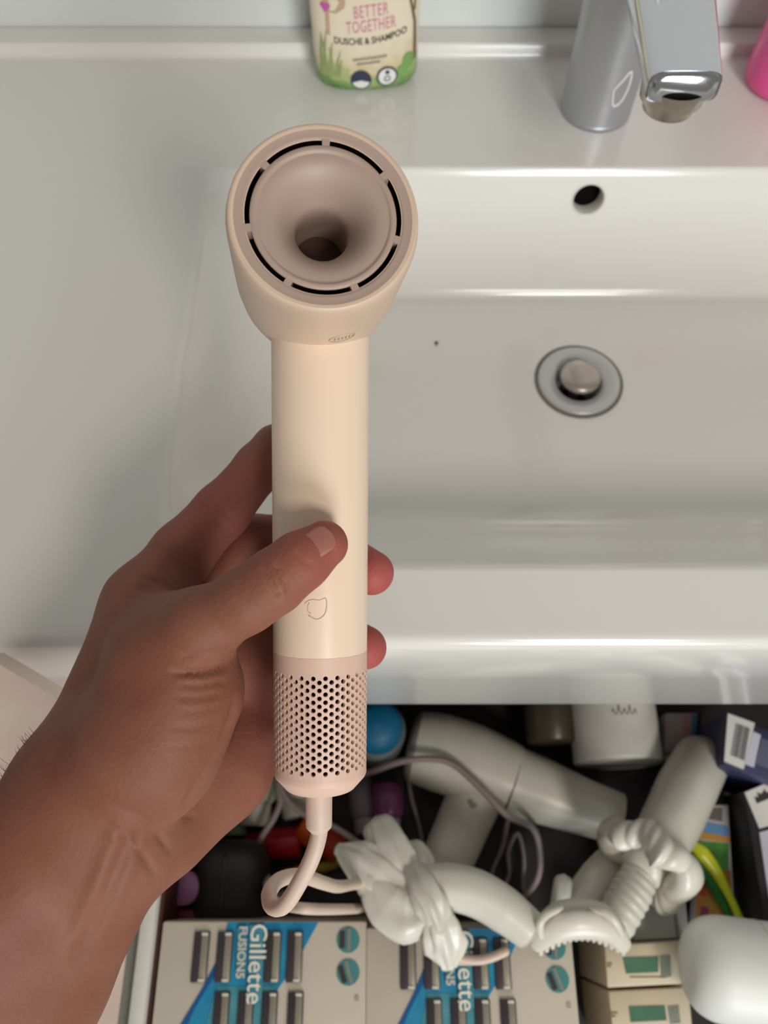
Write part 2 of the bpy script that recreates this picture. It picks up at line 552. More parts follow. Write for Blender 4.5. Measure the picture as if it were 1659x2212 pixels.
for p_, c_ in ((0.22, (112, 150, 84)), (0.40, (160, 176, 116)), (0.52, (206, 190, 150)), (0.7, (216, 204, 178))):
    e_ = els.new(p_); e_.color = (*lin(c_), 1)
nt.links.new(mr.outputs['Result'], cr.inputs['Fac']); nt.links.new(cr.outputs['Color'], b.inputs['Base Color'])
obj('bottle_body', (V, F), mb, bottle)
M_pink = mat('pink_ink', (206, 120, 158), 0.5); M_ink = mat('dark_ink', (52, 52, 48), 0.5); M_navy = mat('navy_ink', (44, 50, 74), 0.5)
M_white = mat('white_ink', (226, 226, 222), 0.5); M_brown = mat('tree_brown', (120, 100, 70), 0.6)
tilt = 0.10
def lab(x0, h0, bow=0.0, sx=1.0):
    def f(x, y):
        X = x0 + x * sx - y * tilt * 0.3
        return bottle_x(X, h0 + y + tilt * x * sx + bow * (x * sx) ** 2)
    return f
obj('lettering', text_geo('BETTER', 0.0118, lab(0.0035, 0.0600, 0, 0.56), spacing=1.12), M_pink, bottle, smooth=False)
obj('lettering', text_geo('TOGETHER', 0.0118, lab(0.0035, 0.0500, 0, 0.54), spacing=1.10), M_pink, bottle, smooth=False)
obj('lettering', text_geo('DUSCHE & SHAMPOO', 0.0066, lab(0.0030, 0.0395, 4.0, 0.80), spacing=1.0, th=0.00012), M_ink, bottle, smooth=False)
M_soft = mat('grey_brown_ink', (140, 128, 112), 0.6)
for n, (x0, x1, h) in enumerate(((-0.010, 0.015, 0.0265), (-0.007, 0.010, 0.0230))):
    Vs, Fs = [], []
    k = 12
    for i in range(k):
        a = x0 + (x1 - x0) * i / k; b2 = a + (x1 - x0) / k * 0.8
        m0 = len(Vs)
        for X, Y in ((a, -0.0009), (b2, -0.0009), (b2, 0.0009), (a, 0.0009)):
            Vs.append(bottle_x(X, h + Y + tilt * X))
        Fs.append((m0, m0 + 1, m0 + 2, m0 + 3))
    obj('fine_print', (Vs, Fs), M_soft, bottle, smooth=False)
def disc_on(x0, h0, r, off, a0=0, a1=2 * math.pi, n=28, sx=1.0):
    Vs = [bottle_x(x0, h0, off)]; 
    for i in range(n + 1):
        a = a0 + (a1 - a0) * i / n
        Vs.append(bottle_x(x0 + r * sx * math.cos(a), h0 + r * math.sin(a), off))
    return Vs, [(0, i + 1, i + 2) for i in range(n)]
def ring_on(x0, h0, r0, r1, off, n=32, sx=1.0):
    Vs = []
    for i in range(n):
        a = 2 * math.pi * i / n
        for r in (r0, r1): Vs.append(bottle_x(x0 + r * sx * math.cos(a), h0 + r * math.sin(a), off))
    return Vs, [(2 * i, 2 * i + 1, 2 * ((i + 1) % n) + 1, 2 * ((i + 1) % n)) for i in range(n)]
bd = obj('round_badge', disc_on(-0.0045, 0.0098, 0.0079, 0.0004), M_navy, bottle, smooth=False)
obj('badge_field', disc_on(-0.0045, 0.0098, 0.0066, 0.0007, math.pi * 1.08, math.pi * 1.92), M_white, bd, smooth=False)
bd = obj('round_badge', disc_on(0.0148, 0.0118, 0.0079, 0.0004), M_navy, bottle, smooth=False)
fd = obj('badge_field', disc_on(0.0148, 0.0118, 0.0064, 0.0007), M_white, bd, smooth=False)
obj('badge_mark', join(disc_on(0.0148, 0.0155, 0.0016, 0.0010), ring_on(0.0148, 0.0105, 0.0016, 0.0024, 0.0010)), M_navy, bd, smooth=False)
lg = obj('logo_oval', ring_on(0.002, 0.0845, 0.0145, 0.0155, 0.0006, sx=1.35), M_ink, bottle, smooth=False)
obj('logo_field', disc_on(0.002, 0.0845, 0.0146, 0.0004, sx=1.35), mat('logo_white', (224, 230, 222), 0.4), lg, smooth=False)
# printed sign with a heart, and a tree
def strip_on(pts, w, off=0.0005):
    Vs, Fs = [], []
    for i, (x, h) in enumerate(pts):
        ww = w[i] if isinstance(w, (list, tuple)) else w
        Vs += [bottle_x(x - ww, h, off), bottle_x(x + ww, h, off)]
        if i: Fs.append((2 * i - 2, 2 * i - 1, 2 * i + 1, 2 * i))
    return Vs, Fs
M_sign = mat('sign_brown', (192, 162, 132), 0.6)
obj('printed_sign', join(strip_on([(-0.0265, 0.043), (-0.0265, 0.078)], 0.0013), strip_on([(-0.0245, 0.0585), (-0.022, 0.0625), (-0.0215, 0.0665), (-0.0225, 0.0705)], [0.0045, 0.0075, 0.008, 0.0065])), M_sign, bottle, smooth=False)
hv = [bottle_x(-0.0272 + 0.00023 * 16 * math.sin(t) ** 3 * 0.9, 0.0625 + 0.00023 * (13 * math.cos(t) - 5 * math.cos(2 * t) - 2 * math.cos(3 * t) - math.cos(4 * t)), 0.0009) for t in np.linspace(0, 2 * math.pi, 28)[:-1]]
obj('printed_heart', (hv, [tuple(range(27))]), mat('heart_pink', (196, 88, 168), 0.5), bottle, smooth=False)
obj('printed_tree', join(strip_on([(0.0352, 0.020), (0.0350, 0.035), (0.0345, 0.048), (0.0325, 0.058), (0.0300, 0.068)], [0.0012, 0.0011, 0.001, 0.001, 0.0008]), strip_on([(0.0340, 0.056), (0.0345, 0.066), (0.0350, 0.074)], 0.0007)), M_brown, bottle, smooth=False)
obj('printed_foliage', join(disc_on(0.026, 0.074, 0.0050, 0.0005), disc_on(0.0315, 0.0775, 0.0052, 0.0006)), mat('foliage_olive', (160, 160, 108), 0.6), bottle, smooth=False)
obj('printed_bush', join(disc_on(0.0305, 0.0215, 0.0060, 0.0005, sx=0.75), disc_on(0.0265, 0.0155, 0.0042, 0.0006)), mat('bush_green', (120, 160, 90), 0.6), bottle, smooth=False)
obj('printed_grass', join(*[strip_on([(x, 0.012), (x + dx * 0.4, 0.012 + hh * 0.6), (x + dx, 0.012 + hh)], [0.0012, 0.0009, 0.0002], 0.0005) for x, dx, hh in ((-0.033, 0.001, 0.03), (-0.031, 0.003, 0.034), (-0.029, -0.003, 0.032), (-0.027, 0.003, 0.026), (-0.0245, -0.002, 0.022), (-0.0225, 0.004, 0.020), (-0.020, 0.002, 0.014))]), mat('grass_olive', (146, 158, 106), 0.6), bottle, smooth=False)
obj('bottle_cap', lathe([(0.0, 0.148), (0.0135, 0.148), (0.0142, 0.150), (0.0138, 0.172), (0.012, 0.174), (0.0, 0.1745)], bc, (0, 0, 1), 40, close=False), mat('cap_green', (150, 176, 110), 0.35), bottle)

# pink bottle mostly out of frame on the right
pc = at(1700, 232, 0); pc.z = ZS; pc.y += 0.026
pk = thing('pink_bottle', pc, 'bright pink bottle right of the tap at the picture edge', 'bottle')
obj('bottle_body', lathe([(0.0, 0.0003), (0.022, 0.0003), (0.0265, 0.003), (0.0285, 0.009), (0.0290, 0.10), (0.026, 0.118), (0.013, 0.128), (0.012, 0.134)], pc, (0, 0, 1), 48, close=False), mat('pink_plastic', (232, 84, 150), 0.28), pk)
obj('bottle_cap', lathe([(0.0, 0.133), (0.0145, 0.133), (0.0145, 0.156), (0.0130, 0.158), (0.0, 0.1585)], pc, (0, 0, 1), 32, close=False), mat('pink_cap', (240, 200, 216), 0.35), pk)

# ------------------------------------------------------------------ the hair dryer in the hand
HX, HD = (692 - 829.5) / FPX * 0.303, 0.303
def CW(x, y, d):          # camera aligned metric coordinates -> world
    return CAM + CR * x + CU * y + CF * d
DAX = (CR * -0.128 + CU * -0.045 + CF).normalized()     # barrel axis, away from the viewer
FD = 0.245
FC = P(700, 465, FD)                                    # centre of the rear face
dryer = thing('hair_dryer', CW(HX, (1106 - 1680) / FPX * HD, HD), 'cream hair dryer with a slotted round head held upright in the hand', 'hair dryer')
PXM = FPX / FD
R1 = 212 / PXM
prof = [(0.0252, 0.0016), (0.0283, 0.0012), (0.0296, 0.0006), (0.0304, 0.0010), (0.0309, 0.0025), (R1 + 0.0001, 0.0055), (R1 + 0.0001, 0.012), (R1, 0.030), (R1 - 0.0002, 0.050), (R1 - 0.0010, 0.062), (R1 - 0.003, 0.071), (R1 - 0.0065, 0.078), (0.020, 0.081), (0.0, 0.081)]
obj('barrel', lathe(prof, FC, DAX, 96, close=False), mat('barrel_plastic', (208, 182, 160), 0.42, var=0.012, vscale=15), dryer)
# rear face: outer ring, slot ring, inner ring + funnel
rs0, rs1 = 160 / PXM, 172.5 / PXM
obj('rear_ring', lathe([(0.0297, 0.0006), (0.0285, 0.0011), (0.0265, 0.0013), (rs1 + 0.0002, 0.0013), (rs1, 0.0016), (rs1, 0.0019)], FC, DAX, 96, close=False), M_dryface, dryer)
obj('slot_channel', lathe([(rs1 + 0.0002, 0.0018), (rs1 + 0.0002, 0.008), (rs0 - 0.0002, 0.008), (rs0 - 0.0002, 0.0018)], FC, DAX, 96, close=False), M_slot, dryer)
rl = 145 / PXM
throat = 0.0092
pf = [(rs0, 0.0019), (rs0, 0.0016), (rs0 - 0.0002, 0.0013), (rl + 0.0008, 0.0012), (rl + 0.0003, 0.0013), (rl, 0.0020), (rl - 0.0004, 0.0020)]
for t in np.linspace(0.04, 1, 18):
    r = rl - 0.0004 + (throat - rl + 0.0004) * t
    pf.append((r, 0.0020 + 0.0135 * t ** 2.6))
pf += [(throat - 0.0002, 0.019), (throat, 0.024), (throat, 0.060)]
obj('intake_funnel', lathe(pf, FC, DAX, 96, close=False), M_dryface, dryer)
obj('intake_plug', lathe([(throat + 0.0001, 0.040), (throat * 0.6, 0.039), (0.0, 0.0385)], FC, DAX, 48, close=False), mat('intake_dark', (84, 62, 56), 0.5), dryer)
fx, fy = CR - DAX * CR.dot(DAX), None
fx.normalize(); fy = (CU - DAX * CU.dot(DAX)); fy = (fy - fx * fy.dot(fx)).normalized()
for ga in (88.6, 36.9, -14.6, -66.0, -117.5, -168.9, 139.9):
    Vb = []
    w = 2.9
    for rr in (rs0 - 0.0002, rs1 + 0.0002):
        for aa in (ga - w, ga, ga + w):
            a = math.radians(aa)
            for dd in (0.00128, 0.0078):
                Vb.append(FC + fx * (rr * math.cos(a)) + fy * (rr * math.sin(a)) + DAX * dd)
    Fb = []
    def ix(r, a, d): return r * 6 + a * 2 + d
    for a in (0, 1):
        Fb += [(ix(0, a, 0), ix(0, a + 1, 0), ix(1, a + 1, 0), ix(1, a, 0)), (ix(0, a, 1), ix(1, a, 1), ix(1, a + 1, 1), ix(0, a + 1, 1))]
        for r in (0, 1): Fb.append((ix(r, a, 0), ix(r, a, 1), ix(r, a + 1, 1), ix(r, a + 1, 0)))
    for a in (0, 2): Fb.append((ix(0, a, 0), ix(1, a, 0), ix(1, a, 1), ix(0, a, 1)))
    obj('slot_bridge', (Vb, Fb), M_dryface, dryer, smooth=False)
# handle
def hy(py): return (1106 - py) / FPX * HD
hc = CW(HX, 0, HD)
def hr(y):   # radius along the handle
    t = (hy(720) - y) / (hy(720) - hy(1640))
    return 0.01925 - 0.0011 * max(0, min(1, t))
ysg = np.linspace(hy(665), hy(1404.2), 24)
obj('handle', lathe([(hr(y), y) for y in ysg], hc, CU, 72, close=False, xdir=CR), M_dry, dryer)
jy = hy(724)
yA, yB = hy(1404), hy(1437)
obj('collar', lathe([(hr(yA) - 0.0004, yA + 0.0001), (hr(yA), yA - 0.0001), (hr(yB), yB)], hc, CU, 72, close=False, xdir=CR), M_dryp, dryer, sharp=25)
# perforated intake: staggered holes through the shell
NC, pitch, rh = 50, 0.00296, 0.00093
yC = hy(1640)
V, F = [], []
K = 10
for c in range(NC):
    a0 = 2 * math.pi * c / NC; da = 2 * math.pi / NC
    odd = c % 2
    nrow = 12 if not odd else 13
    yoff = yB - (pitch * 0.5 if not odd else 0)
    cells = []
    if not odd:
        cells.append(('s', yB, yB - pitch * 0.5))
        yy0 = yB - pitch * 0.5
    else:
        yy0 = yB
    for r in range(nrow):
        cells.append(('h', yy0 - r * pitch, yy0 - (r + 1) * pitch))
    yend = yy0 - nrow * pitch
    cells.append(('s', yend, yB - 13.5 * pitch))
    for kind, ya, yb_ in cells:
        if ya - yb_ < 1e-6: continue
        ym = (ya + yb_) / 2
        def pt(s, y, dep=0.0):     # s arc length offset from column centre
            rad = hr(y) - dep
            ang = a0 + s / hr(y)
            return hc + CU * y + CR * (rad * math.cos(ang)) + CF * (rad * math.sin(ang))
        hw = hr(ym) * da / 2
        hh = (ya - yb_) / 2
        if kind == 's':
            n = len(V); V += [pt(-hw, ya), pt(hw, ya), pt(hw, yb_), pt(-hw, yb_)]; F.append((n, n + 1, n + 2, n + 3)); continue
        n = len(V)
        outer, inner, deep = [], [], []
        for k in range(K):
            t = 2 * math.pi * (k + 0.5) / K
            cx_, sy_ = math.cos(t), math.sin(t)
            m_ = 1 / max(abs(cx_) / hw, abs(sy_) / hh)
            outer.append(pt(cx_ * m_, ym + sy_ * m_)); inner.append(pt(rh * cx_, ym + rh * sy_)); deep.append(pt(rh * 0.92 * cx_, ym + rh * 0.92 * sy_, 0.0013))
        corners = [pt(hw, ym + hh), pt(-hw, ym + hh), pt(-hw, ym - hh), pt(hw, ym - hh)]
        V += outer + inner + deep + corners
        for k in range(K):
            k2 = (k + 1) % K
            F.append((n + k, n + k2, n + K + k2, n + K + k)); F.append((n + K + k, n + K + k2, n + 2 * K + k2, n + 2 * K + k))
        for ci, ang in enumerate((45, 135, 225, 315)):
            # the sector whose outer edge cuts this corner gets a closing triangle
            for k in range(K):
                t1 = 360 * (k + 0.5) / K; t2 = 360 * (k + 1.5) / K
                ca = math.degrees(math.atan2(hh if ci in (0, 1) else -hh, hw if ci in (0, 3) else -hw)) % 360
                if t1 < ca < t2: F.append((n + k, n + 3 * K + ci, n + (k + 1) % K))
obj('perforated_grille', (V, F), M_dryp, dryer, smooth=False)
obj('inner_filter', lathe([(0.0158, yB + 0.001), (0.0158, yC - 0.001)], hc, CU, 48), mat('filter_dark', (40, 26, 22), 0.9, spec=0.1), dryer)
yE = yB - 13.5 * pitch
obj('end_cap', lathe([(hr(yE), yE + 0.00005), (hr(yE), yE - 0.0018), (hr(yE) - 0.0004, yE - 0.0028), (hr(yE) - 0.0042, yE - 0.0072), (hr(yE) - 0.0052, yE - 0.0076), (0.0, yE - 0.0078)], hc, CU, 72, close=False, xdir=CR), M_dryp, dryer, sharp=35)
obj('strain_relief', lathe([(0.0050, yE - 0.0070), (0.0053, yE - 0.012), (0.0052, yE - 0.0228), (0.0050, yE - 0.0238), (0.0034, yE - 0.0255), (0.0031, yE - 0.026)], hc - CR * 0.0006, CU, 32, close=False), M_cable, dryer)
# power cord: hangs, loops and runs back into the drawer
cpts = [P(688, 1750, 0.303), P(690, 1795, 0.303), P(675, 1850, 0.303), P(648, 1905, 0.306), P(615, 1955, 0.310), P(588, 1958, 0.318), P(582, 1928, 0.328), P(605, 1900, 0.345), P(650, 1892, 0.365), P(700, 1908, 0.395), P(732, 1915, 0.435), P(770, 1910, 0.515), P(815, 1912, 0.58), P(860, 1930, 0.60)]
obj('power_cord', tube(spline(cpts, 8), 0.00335, 14, cap='round'), M_cable, dryer)
# emblem printed on the handle and oval mark under the head
def on_handle(px, py, lift=-0.00020):
    y = hy(py)
    x = (px - 692) / FPX * (HD - 0.018)
    r = hr(y) + lift
    x = max(-r * 0.98, min(r * 0.98, x))
    return hc + CU * y + CR * x - CF * math.sqrt(r * r - x * x)
em = [(668, 1292), (676, 1286), (686, 1284), (700, 1285), (711, 1281), (714, 1288), (714, 1300), (711, 1312), (704, 1320), (694, 1324), (684, 1321), (676, 1316)]
obj('handle_emblem', tube([on_handle(*q[:2]) for q in spline(em, 4)], 0.00036, 6), M_print, dryer)
obj('handle_emblem', tube([on_handle(*q[:2]) for q in spline([(677, 1290), (674, 1299), (675, 1308), (681, 1313)], 4)], 0.00034, 6), M_print, dryer)
def on_barrel(ang, dd, lift=0.00012):   # ang measured from straight down
    r = R1 + lift
    return FC + DAX * dd + fx * (r * math.sin(ang)) - fy * (r * math.cos(ang))
oval = [on_barrel(0.27 + 0.155 * math.cos(t), 0.034 + 0.0042 * math.sin(t)) for t in np.linspace(0, 2 * math.pi, 41)]
obj('head_emblem', tube(oval, 0.00018, 6), M_print, dryer)
for k in range(6):
    a = 0.16 + 0.044 * k
    obj('emblem_stroke', tube([on_barrel(a, 0.0318), on_barrel(a + 0.012, 0.0345), on_barrel(a + 0.024, 0.0322), on_barrel(a + 0.030, 0.0352)], 0.00016, 5), M_print, dryer)

# ------------------------------------------------------------------ the hand
def nP(px, py, d):
    return np.array(P(px, py, d), dtype=np.float32)
class Seg:
    def __init__(s, a, ra, b, rb):
        s.a, s.b, s.ra, s.rb = nP(*a), nP(*b), ra, rb
        s.ab = s.b - s.a; s.l2 = float(s.ab @ s.ab) + 1e-12
    def __call__(s, X):
        p = X - s.a
        t = np.clip((p @ s.ab) / np.float32(s.l2), 0, 1)
        q = p - t[..., None] * s.ab
        return np.sqrt((q * q).sum(-1)) - (np.float32(s.ra) + t * np.float32(s.rb - s.ra))
def smin(a, b, k):
    h = np.clip(0.5 + 0.5 * (b - a) / k, 0, 1)
    return b + (a - b) * h - k * h * (1 - h)
def chain(js):
    return [Seg(js[i][:3], js[i][3], js[i + 1][:3], js[i + 1][3]) for i in range(len(js) - 1)]
thumb = chain([(352, 1432, 0.292, 0.0190), (440, 1350, 0.277, 0.0133), (530, 1296, 0.2715, 0.0112), (592, 1256, 0.2705, 0.0108), (650, 1212, 0.2715, 0.0100), (700, 1176, 0.2735, 0.0086)])
index = chain([(312, 1300, 0.318, 0.0150), (395, 1195, 0.327, 0.0132), (478, 1104, 0.334, 0.0120), (560, 1010, 0.341, 0.0104), (598, 968, 0.3445, 0.0098), (690, 925, 0.341, 0.0084)])
middle = chain([(365, 1390, 0.342, 0.0150), (470, 1260, 0.352, 0.0130), (548, 1168, 0.357, 0.0116), (640, 1160, 0.352, 0.0104), (722, 1188, 0.3425, 0.0100), (803, 1237, 0.3235, 0.0092)])
ring = chain([(392, 1475, 0.356, 0.0150), (480, 1395, 0.366, 0.0126), (565, 1335, 0.366, 0.0112), (640, 1338, 0.357, 0.0102), (722, 1365, 0.3425, 0.0098), (788, 1398, 0.3235, 0.0090)])
little = chain([(430, 1560, 0.360, 0.0135), (510, 1515, 0.366, 0.0112), (575, 1490, 0.362, 0.0100), (650, 1500, 0.350, 0.0092), (735, 1530, 0.337, 0.0078)])
palm = [Seg((312, 1302, 0.318), 0.0155, (192, 1660, 0.302), 0.0215),
        Seg((365, 1392, 0.340), 0.0165, (220, 1700, 0.312), 0.0215),
        Seg((392, 1475, 0.354), 0.0165, (265, 1740, 0.320), 0.0215),
        Seg((430, 1560, 0.358), 0.0150, (320, 1770, 0.322), 0.0210),
        Seg((352, 1432, 0.292), 0.0190, (388, 1492, 0.290), 0.0215),
        Seg((388, 1492, 0.290), 0.0215, (318, 1610, 0.290), 0.0255),
        Seg((318, 1610, 0.290), 0.0255, (225, 1725, 0.296), 0.0250),
        Seg((300, 1360, 0.305), 0.0130, (420, 1345, 0.288), 0.0120),
        Seg((440, 1450, 0.344), 0.0190, (578, 1425, 0.354), 0.0155),
        Seg((520, 1545, 0.350), 0.0195, (470, 1650, 0.338), 0.0225),
        Seg((470, 1650, 0.338), 0.0225, (345, 1765, 0.322), 0.0235),
        Seg((128, 1780, 0.296), 0.0262, (-120, 2065, 0.288), 0.0310),
        Seg((248, 1800, 0.308), 0.0262, (48, 2135, 0.303), 0.0300),
        Seg((190, 1690, 0.302), 0.0255, (200, 1800, 0.300), 0.0265),
        Seg((-120, 2065, 0.288), 0.0310, (-330, 2330, 0.282), 0.0350),
        Seg((48, 2135, 0.303), 0.0300, (-150, 2480, 0.300), 0.0350),
        Seg((10, 1985, 0.294), 0.0290, (-170, 2270, 0.290), 0.0360)]
def grp(segs, X, k):
    d = segs[0](X)
    for s in segs[1:]:
        d = smin(d, s(X), k)
    return d
def hand_sdf(X):
    pm = grp(palm, X, 0.012)
    th = grp(thumb, X, 0.004)
    fs = None
    for f in (index, middle, ring, little):
        d = grp(f, X, 0.0035)
        fs = d if fs is None else smin(fs, d, 0.0022)
    d = smin(pm, fs, 0.008)
    return smin(d, th, 0.0085)
allp = np.array([q for s in thumb + index + middle + ring + little + palm[:14] for q in (s.a, s.b)])
lo = allp.min(0) - 0.036; hi = allp.max(0) + 0.03
lo[0] = max(lo[0], nP(-110, 1900, 0.29)[0])
hvox = 0.00125
dims = np.ceil((hi - lo) / hvox).astype(int) + 1
gx = [lo[i] + hvox * np.arange(dims[i], dtype=np.float32) for i in range(3)]
S = np.empty(tuple(dims), np.float32)
for i0 in range(0, dims[0], 24):
    i1 = min(dims[0], i0 + 24)
    Xg = np.stack(np.meshgrid(gx[0][i0:i1], gx[1], gx[2], indexing='ij'), -1).astype(np.float32)
    S[i0:i1] = hand_sdf(Xg)
def surface_nets(S, lo, h):
    ins = S < 0
    c = np.zeros(tuple(np.array(S.shape) - 1), np.int8)
    offs = [(a, b, d) for a in (0, 1) for b in (0, 1) for d in (0, 1)]
    n0, n1, n2 = c.shape
    for a, b, d in offs: c += ins[a:a + n0, b:b + n1, d:d + n2]
    cells = np.argwhere((c > 0) & (c < 8))
    idx = -np.ones(c.shape, np.int64)
    idx[tuple(cells.T)] = np.arange(len(cells))
    acc = np.zeros((len(cells), 3)); cnt = np.zeros(len(cells))
    for p in offs:
        for ax in range(3):
            if p[ax] == 1: continue
            q = list(p); q[ax] = 1
            s0 = S[tuple((cells + p).T)]; s1 = S[tuple((cells + q).T)]
            m = (s0 < 0) != (s1 < 0)
            t = np.where(m, s0 / np.where(m, s0 - s1, 1), 0)
            pos = np.array(p, float)[None] + np.zeros((len(cells), 3)); pos[:, ax] = t
            acc += pos * m[:, None]; cnt += m
    V = lo + h * (cells + acc / cnt[:, None])
    F = []
    for ax in range(3):
        sl0 = [slice(None)] * 3; sl1 = [slice(None)] * 3
        sl0[ax] = slice(0, -1); sl1[ax] = slice(1, None)
        m = ins[tuple(sl0)] != ins[tuple(sl1)]
        e = np.argwhere(m)
        u, v = (ax + 1) % 3, (ax + 2) % 3
        ok = (e[:, u] > 0) & (e[:, v] > 0) & (e[:, u] < S.shape[u] - 1) & (e[:, v] < S.shape[v] - 1)
        e = e[ok]
        quad = []
        for du, dv in ((-1, -1), (0, -1), (0, 0), (-1, 0)):
            cc = e.copy(); cc[:, u] += du; cc[:, v] += dv
            quad.append(idx[tuple(cc.T)])
        q = np.stack(quad, 1)
        flip = ~ins[tuple(e.T)]
        q[flip] = q[flip][:, ::-1]
        F.append(q)
    return V, np.concatenate(F)
HV, HF = surface_nets(S, lo.astype(float), hvox)
def grad(X, e=0.0006):
    g = np.zeros_like(X)
    for i in range(3):
        d = np.zeros(3, np.float32); d[i] = e
        g[:, i] = hand_sdf(X + d) - hand_sdf(X - d)
    return g / (np.linalg.norm(g, axis=1, keepdims=True) + 1e-12)
HV = HV.astype(np.float32)
inner = np.all((HV > lo + 2 * hvox) & (HV < hi - 3 * hvox), axis=1)
g = grad(HV)
HV = HV - g * np.clip(hand_sdf(HV), -0.002, 0.002)[:, None]
g = grad(HV)
# skin folds and tendons, on the side turned to the viewer
q = HV - np.array(CAM, np.float32)
dep = q @ np.array(CF, np.float32)
pu = 829.5 + FPX * (q @ np.array(CR, np.float32)) / dep
pv = 1106 - FPX * (q @ np.array(CU, np.float32)) / dep
facing = np.clip(-(g * (q / np.linalg.norm(q, axis=1, keepdims=True))).sum(1) * 2.0, 0, 1)
disp = np.zeros(len(HV), np.float32)
def fold(pts, depth, w, dmin=0.0, dmax=9.0):
    global disp
    sp = np.array(spline([(a, b, 0) for a, b in pts], 10))[:, :2]
    best = np.full(len(HV), 1e9, np.float32); tt = np.zeros(len(HV), np.float32)
    for i in range(len(sp) - 1):
        a, b = sp[i], sp[i + 1]; ab = b - a; l2 = (ab @ ab) + 1e-9
        t = np.clip(((pu - a[0]) * ab[0] + (pv - a[1]) * ab[1]) / l2, 0, 1)
        d2 = (pu - a[0] - t * ab[0]) ** 2 + (pv - a[1] - t * ab[1]) ** 2
        m = d2 < best
        best = np.where(m, d2, best); tt = np.where(m, (i + t) / (len(sp) - 1), tt)
    fade = np.clip(np.minimum(tt, 1 - tt) * 5 + 0.15, 0, 1)
    disp += depth * np.exp(-best / (w * w)) * fade * facing * ((dep > dmin) & (dep < dmax))
# folds at the thumb root
fold([(385, 1418), (440, 1412), (490, 1405), (515, 1402)], -0.0009, 6)
fold([(372, 1452), (430, 1455), (480, 1445), (500, 1425), (508, 1412)], -0.0024, 7)
fold([(390, 1478), (440, 1480), (490, 1470)], -0.0007, 6)
fold([(380, 1505), (430, 1508), (480, 1498)], -0.0006, 6)
fold([(380, 1535), (430, 1537), (480, 1525)], -0.0004, 6)
fold([(370, 1570), (420, 1572), (470, 1560)], -0.0004, 6)
fold([(365, 1610), (410, 1612), (450, 1600)], -0.0003, 6)
# thumb joint wrinkles
fold([(566, 1222), (580, 1245), (596, 1275), (604, 1290)], -0.0014, 5, dmax=0.285)
fold([(590, 1218), (602, 1238), (616, 1262), (618, 1280)], -0.0013, 5, dmax=0.285)
fold([(578, 1220), (594, 1246), (608, 1276)], 0.0005, 6, dmax=0.285)
fold([(640, 1188), (655, 1212), (676, 1224)], -0.0005, 6, dmax=0.285)
# web between thumb and index
fold([(290, 1262), (330, 1275), (375, 1290)], -0.0011, 8)
fold([(300, 1245), (345, 1262), (395, 1285)], -0.0008, 7)
fold([(275, 1285), (320, 1298), (365, 1308)], -0.0006, 7)
# finger creases
fold([(425, 1078), (455, 1110), (490, 1140)], -0.0006, 7, dmin=0.315)
fold([(440, 1065), (470, 1095), (505, 1125)], -0.0005, 7, dmin=0.315)
# wrist folds and tendons
fold([(240, 1745), (290, 1760), (330, 1790), (375, 1850)], -0.0010, 8)
fold([(225, 1775), (265, 1800), (310, 1850), (340, 1900)], -0.0009, 9)
fold([(262, 1770), (235, 1840), (200, 1930), (140, 2060)], 0.0016, 18)
fold([(310, 1790), (290, 1850), (255, 1930), (200, 2050)], 0.0013, 16)
fold([(285, 1790), (262, 1850), (225, 1940)], -0.0008, 12)
fold([(395, 1742), (430, 1690), (470, 1620), (500, 1555), (512, 1505)], -0.0018, 7, dmin=0.27)
fold([(390, 1765), (410, 1765), (420, 1764)], -0.0006, 6)
# faint general unevenness
nzv = (np.sin(pu * 0.021 + pv * 0.013) * np.sin(pv * 0.017 - pu * 0.009)).astype(np.float32)
disp += 0.00035 * nzv
HV = HV + g * disp[:, None]
base = Vector(P(160, 1780, 0.30))
M_skin = bpy.data.materials.new('skin'); M_skin.use_nodes = True
nt = M_skin.node_tree; b = nt.nodes['Principled BSDF']
b.inputs['Roughness'].default_value = 0.60
b.inputs['Specular IOR Level'].default_value = 0.28
b.inputs['Subsurface Weight'].default_value = 0.25
b.inputs['Subsurface Radius'].default_value = (1.0, 0.3, 0.18)
b.inputs['Subsurface Scale'].default_value = 0.004
tc = nt.nodes.new('ShaderNodeTexCoord')
n1 = nt.nodes.new('ShaderNodeTexNoise'); n1.inputs['Scale'].default_value = 38; n1.inputs['Detail'].default_value = 5
cr = nt.nodes.new('ShaderNodeValToRGB')
cr.color_ramp.elements[0].position = 0.3; cr.color_ramp.elements[1].position = 0.72
cr.color_ramp.elements[0].color = (*lin((124, 75, 57)), 1); cr.color_ramp.elements[1].color = (*lin((134, 89, 71)), 1)
nt.links.new(tc.outputs['Object'], n1.inputs['Vector']); nt.links.new(n1.outputs['Fac'], cr.inputs['Fac']); fl = nt.nodes.new('ShaderNodeAttribute'); fl.attribute_name = 'flush'
mx = nt.nodes.new('ShaderNodeMix'); mx.data_type = 'RGBA'
nt.links.new(fl.outputs['Fac'], mx.inputs[0]); nt.links.new(cr.outputs['Color'], mx.inputs[6]); mx.inputs[7].default_value = (*lin((176, 84, 82)), 1)
nt.links.new(mx.outputs[2], b.inputs['Base Color'])
vo = nt.nodes.new('ShaderNodeTexVoronoi'); vo.inputs['Scale'].default_value = 620
n2 = nt.nodes.new('ShaderNodeTexNoise'); n2.inputs['Scale'].default_value = 260; n2.inputs['Detail'].default_value = 6
nt.links.new(tc.outputs['Object'], vo.inputs['Vector']); nt.links.new(tc.outputs['Object'], n2.inputs['Vector'])
ad = nt.nodes.new('ShaderNodeMath'); ad.operation = 'ADD'
nt.links.new(vo.outputs['Distance'], ad.inputs[0]); nt.links.new(n2.outputs['Fac'], ad.inputs[1])
bp = nt.nodes.new('ShaderNodeBump'); bp.inputs['Strength'].default_value = 0.16; bp.inputs['Distance'].default_value = 0.0006
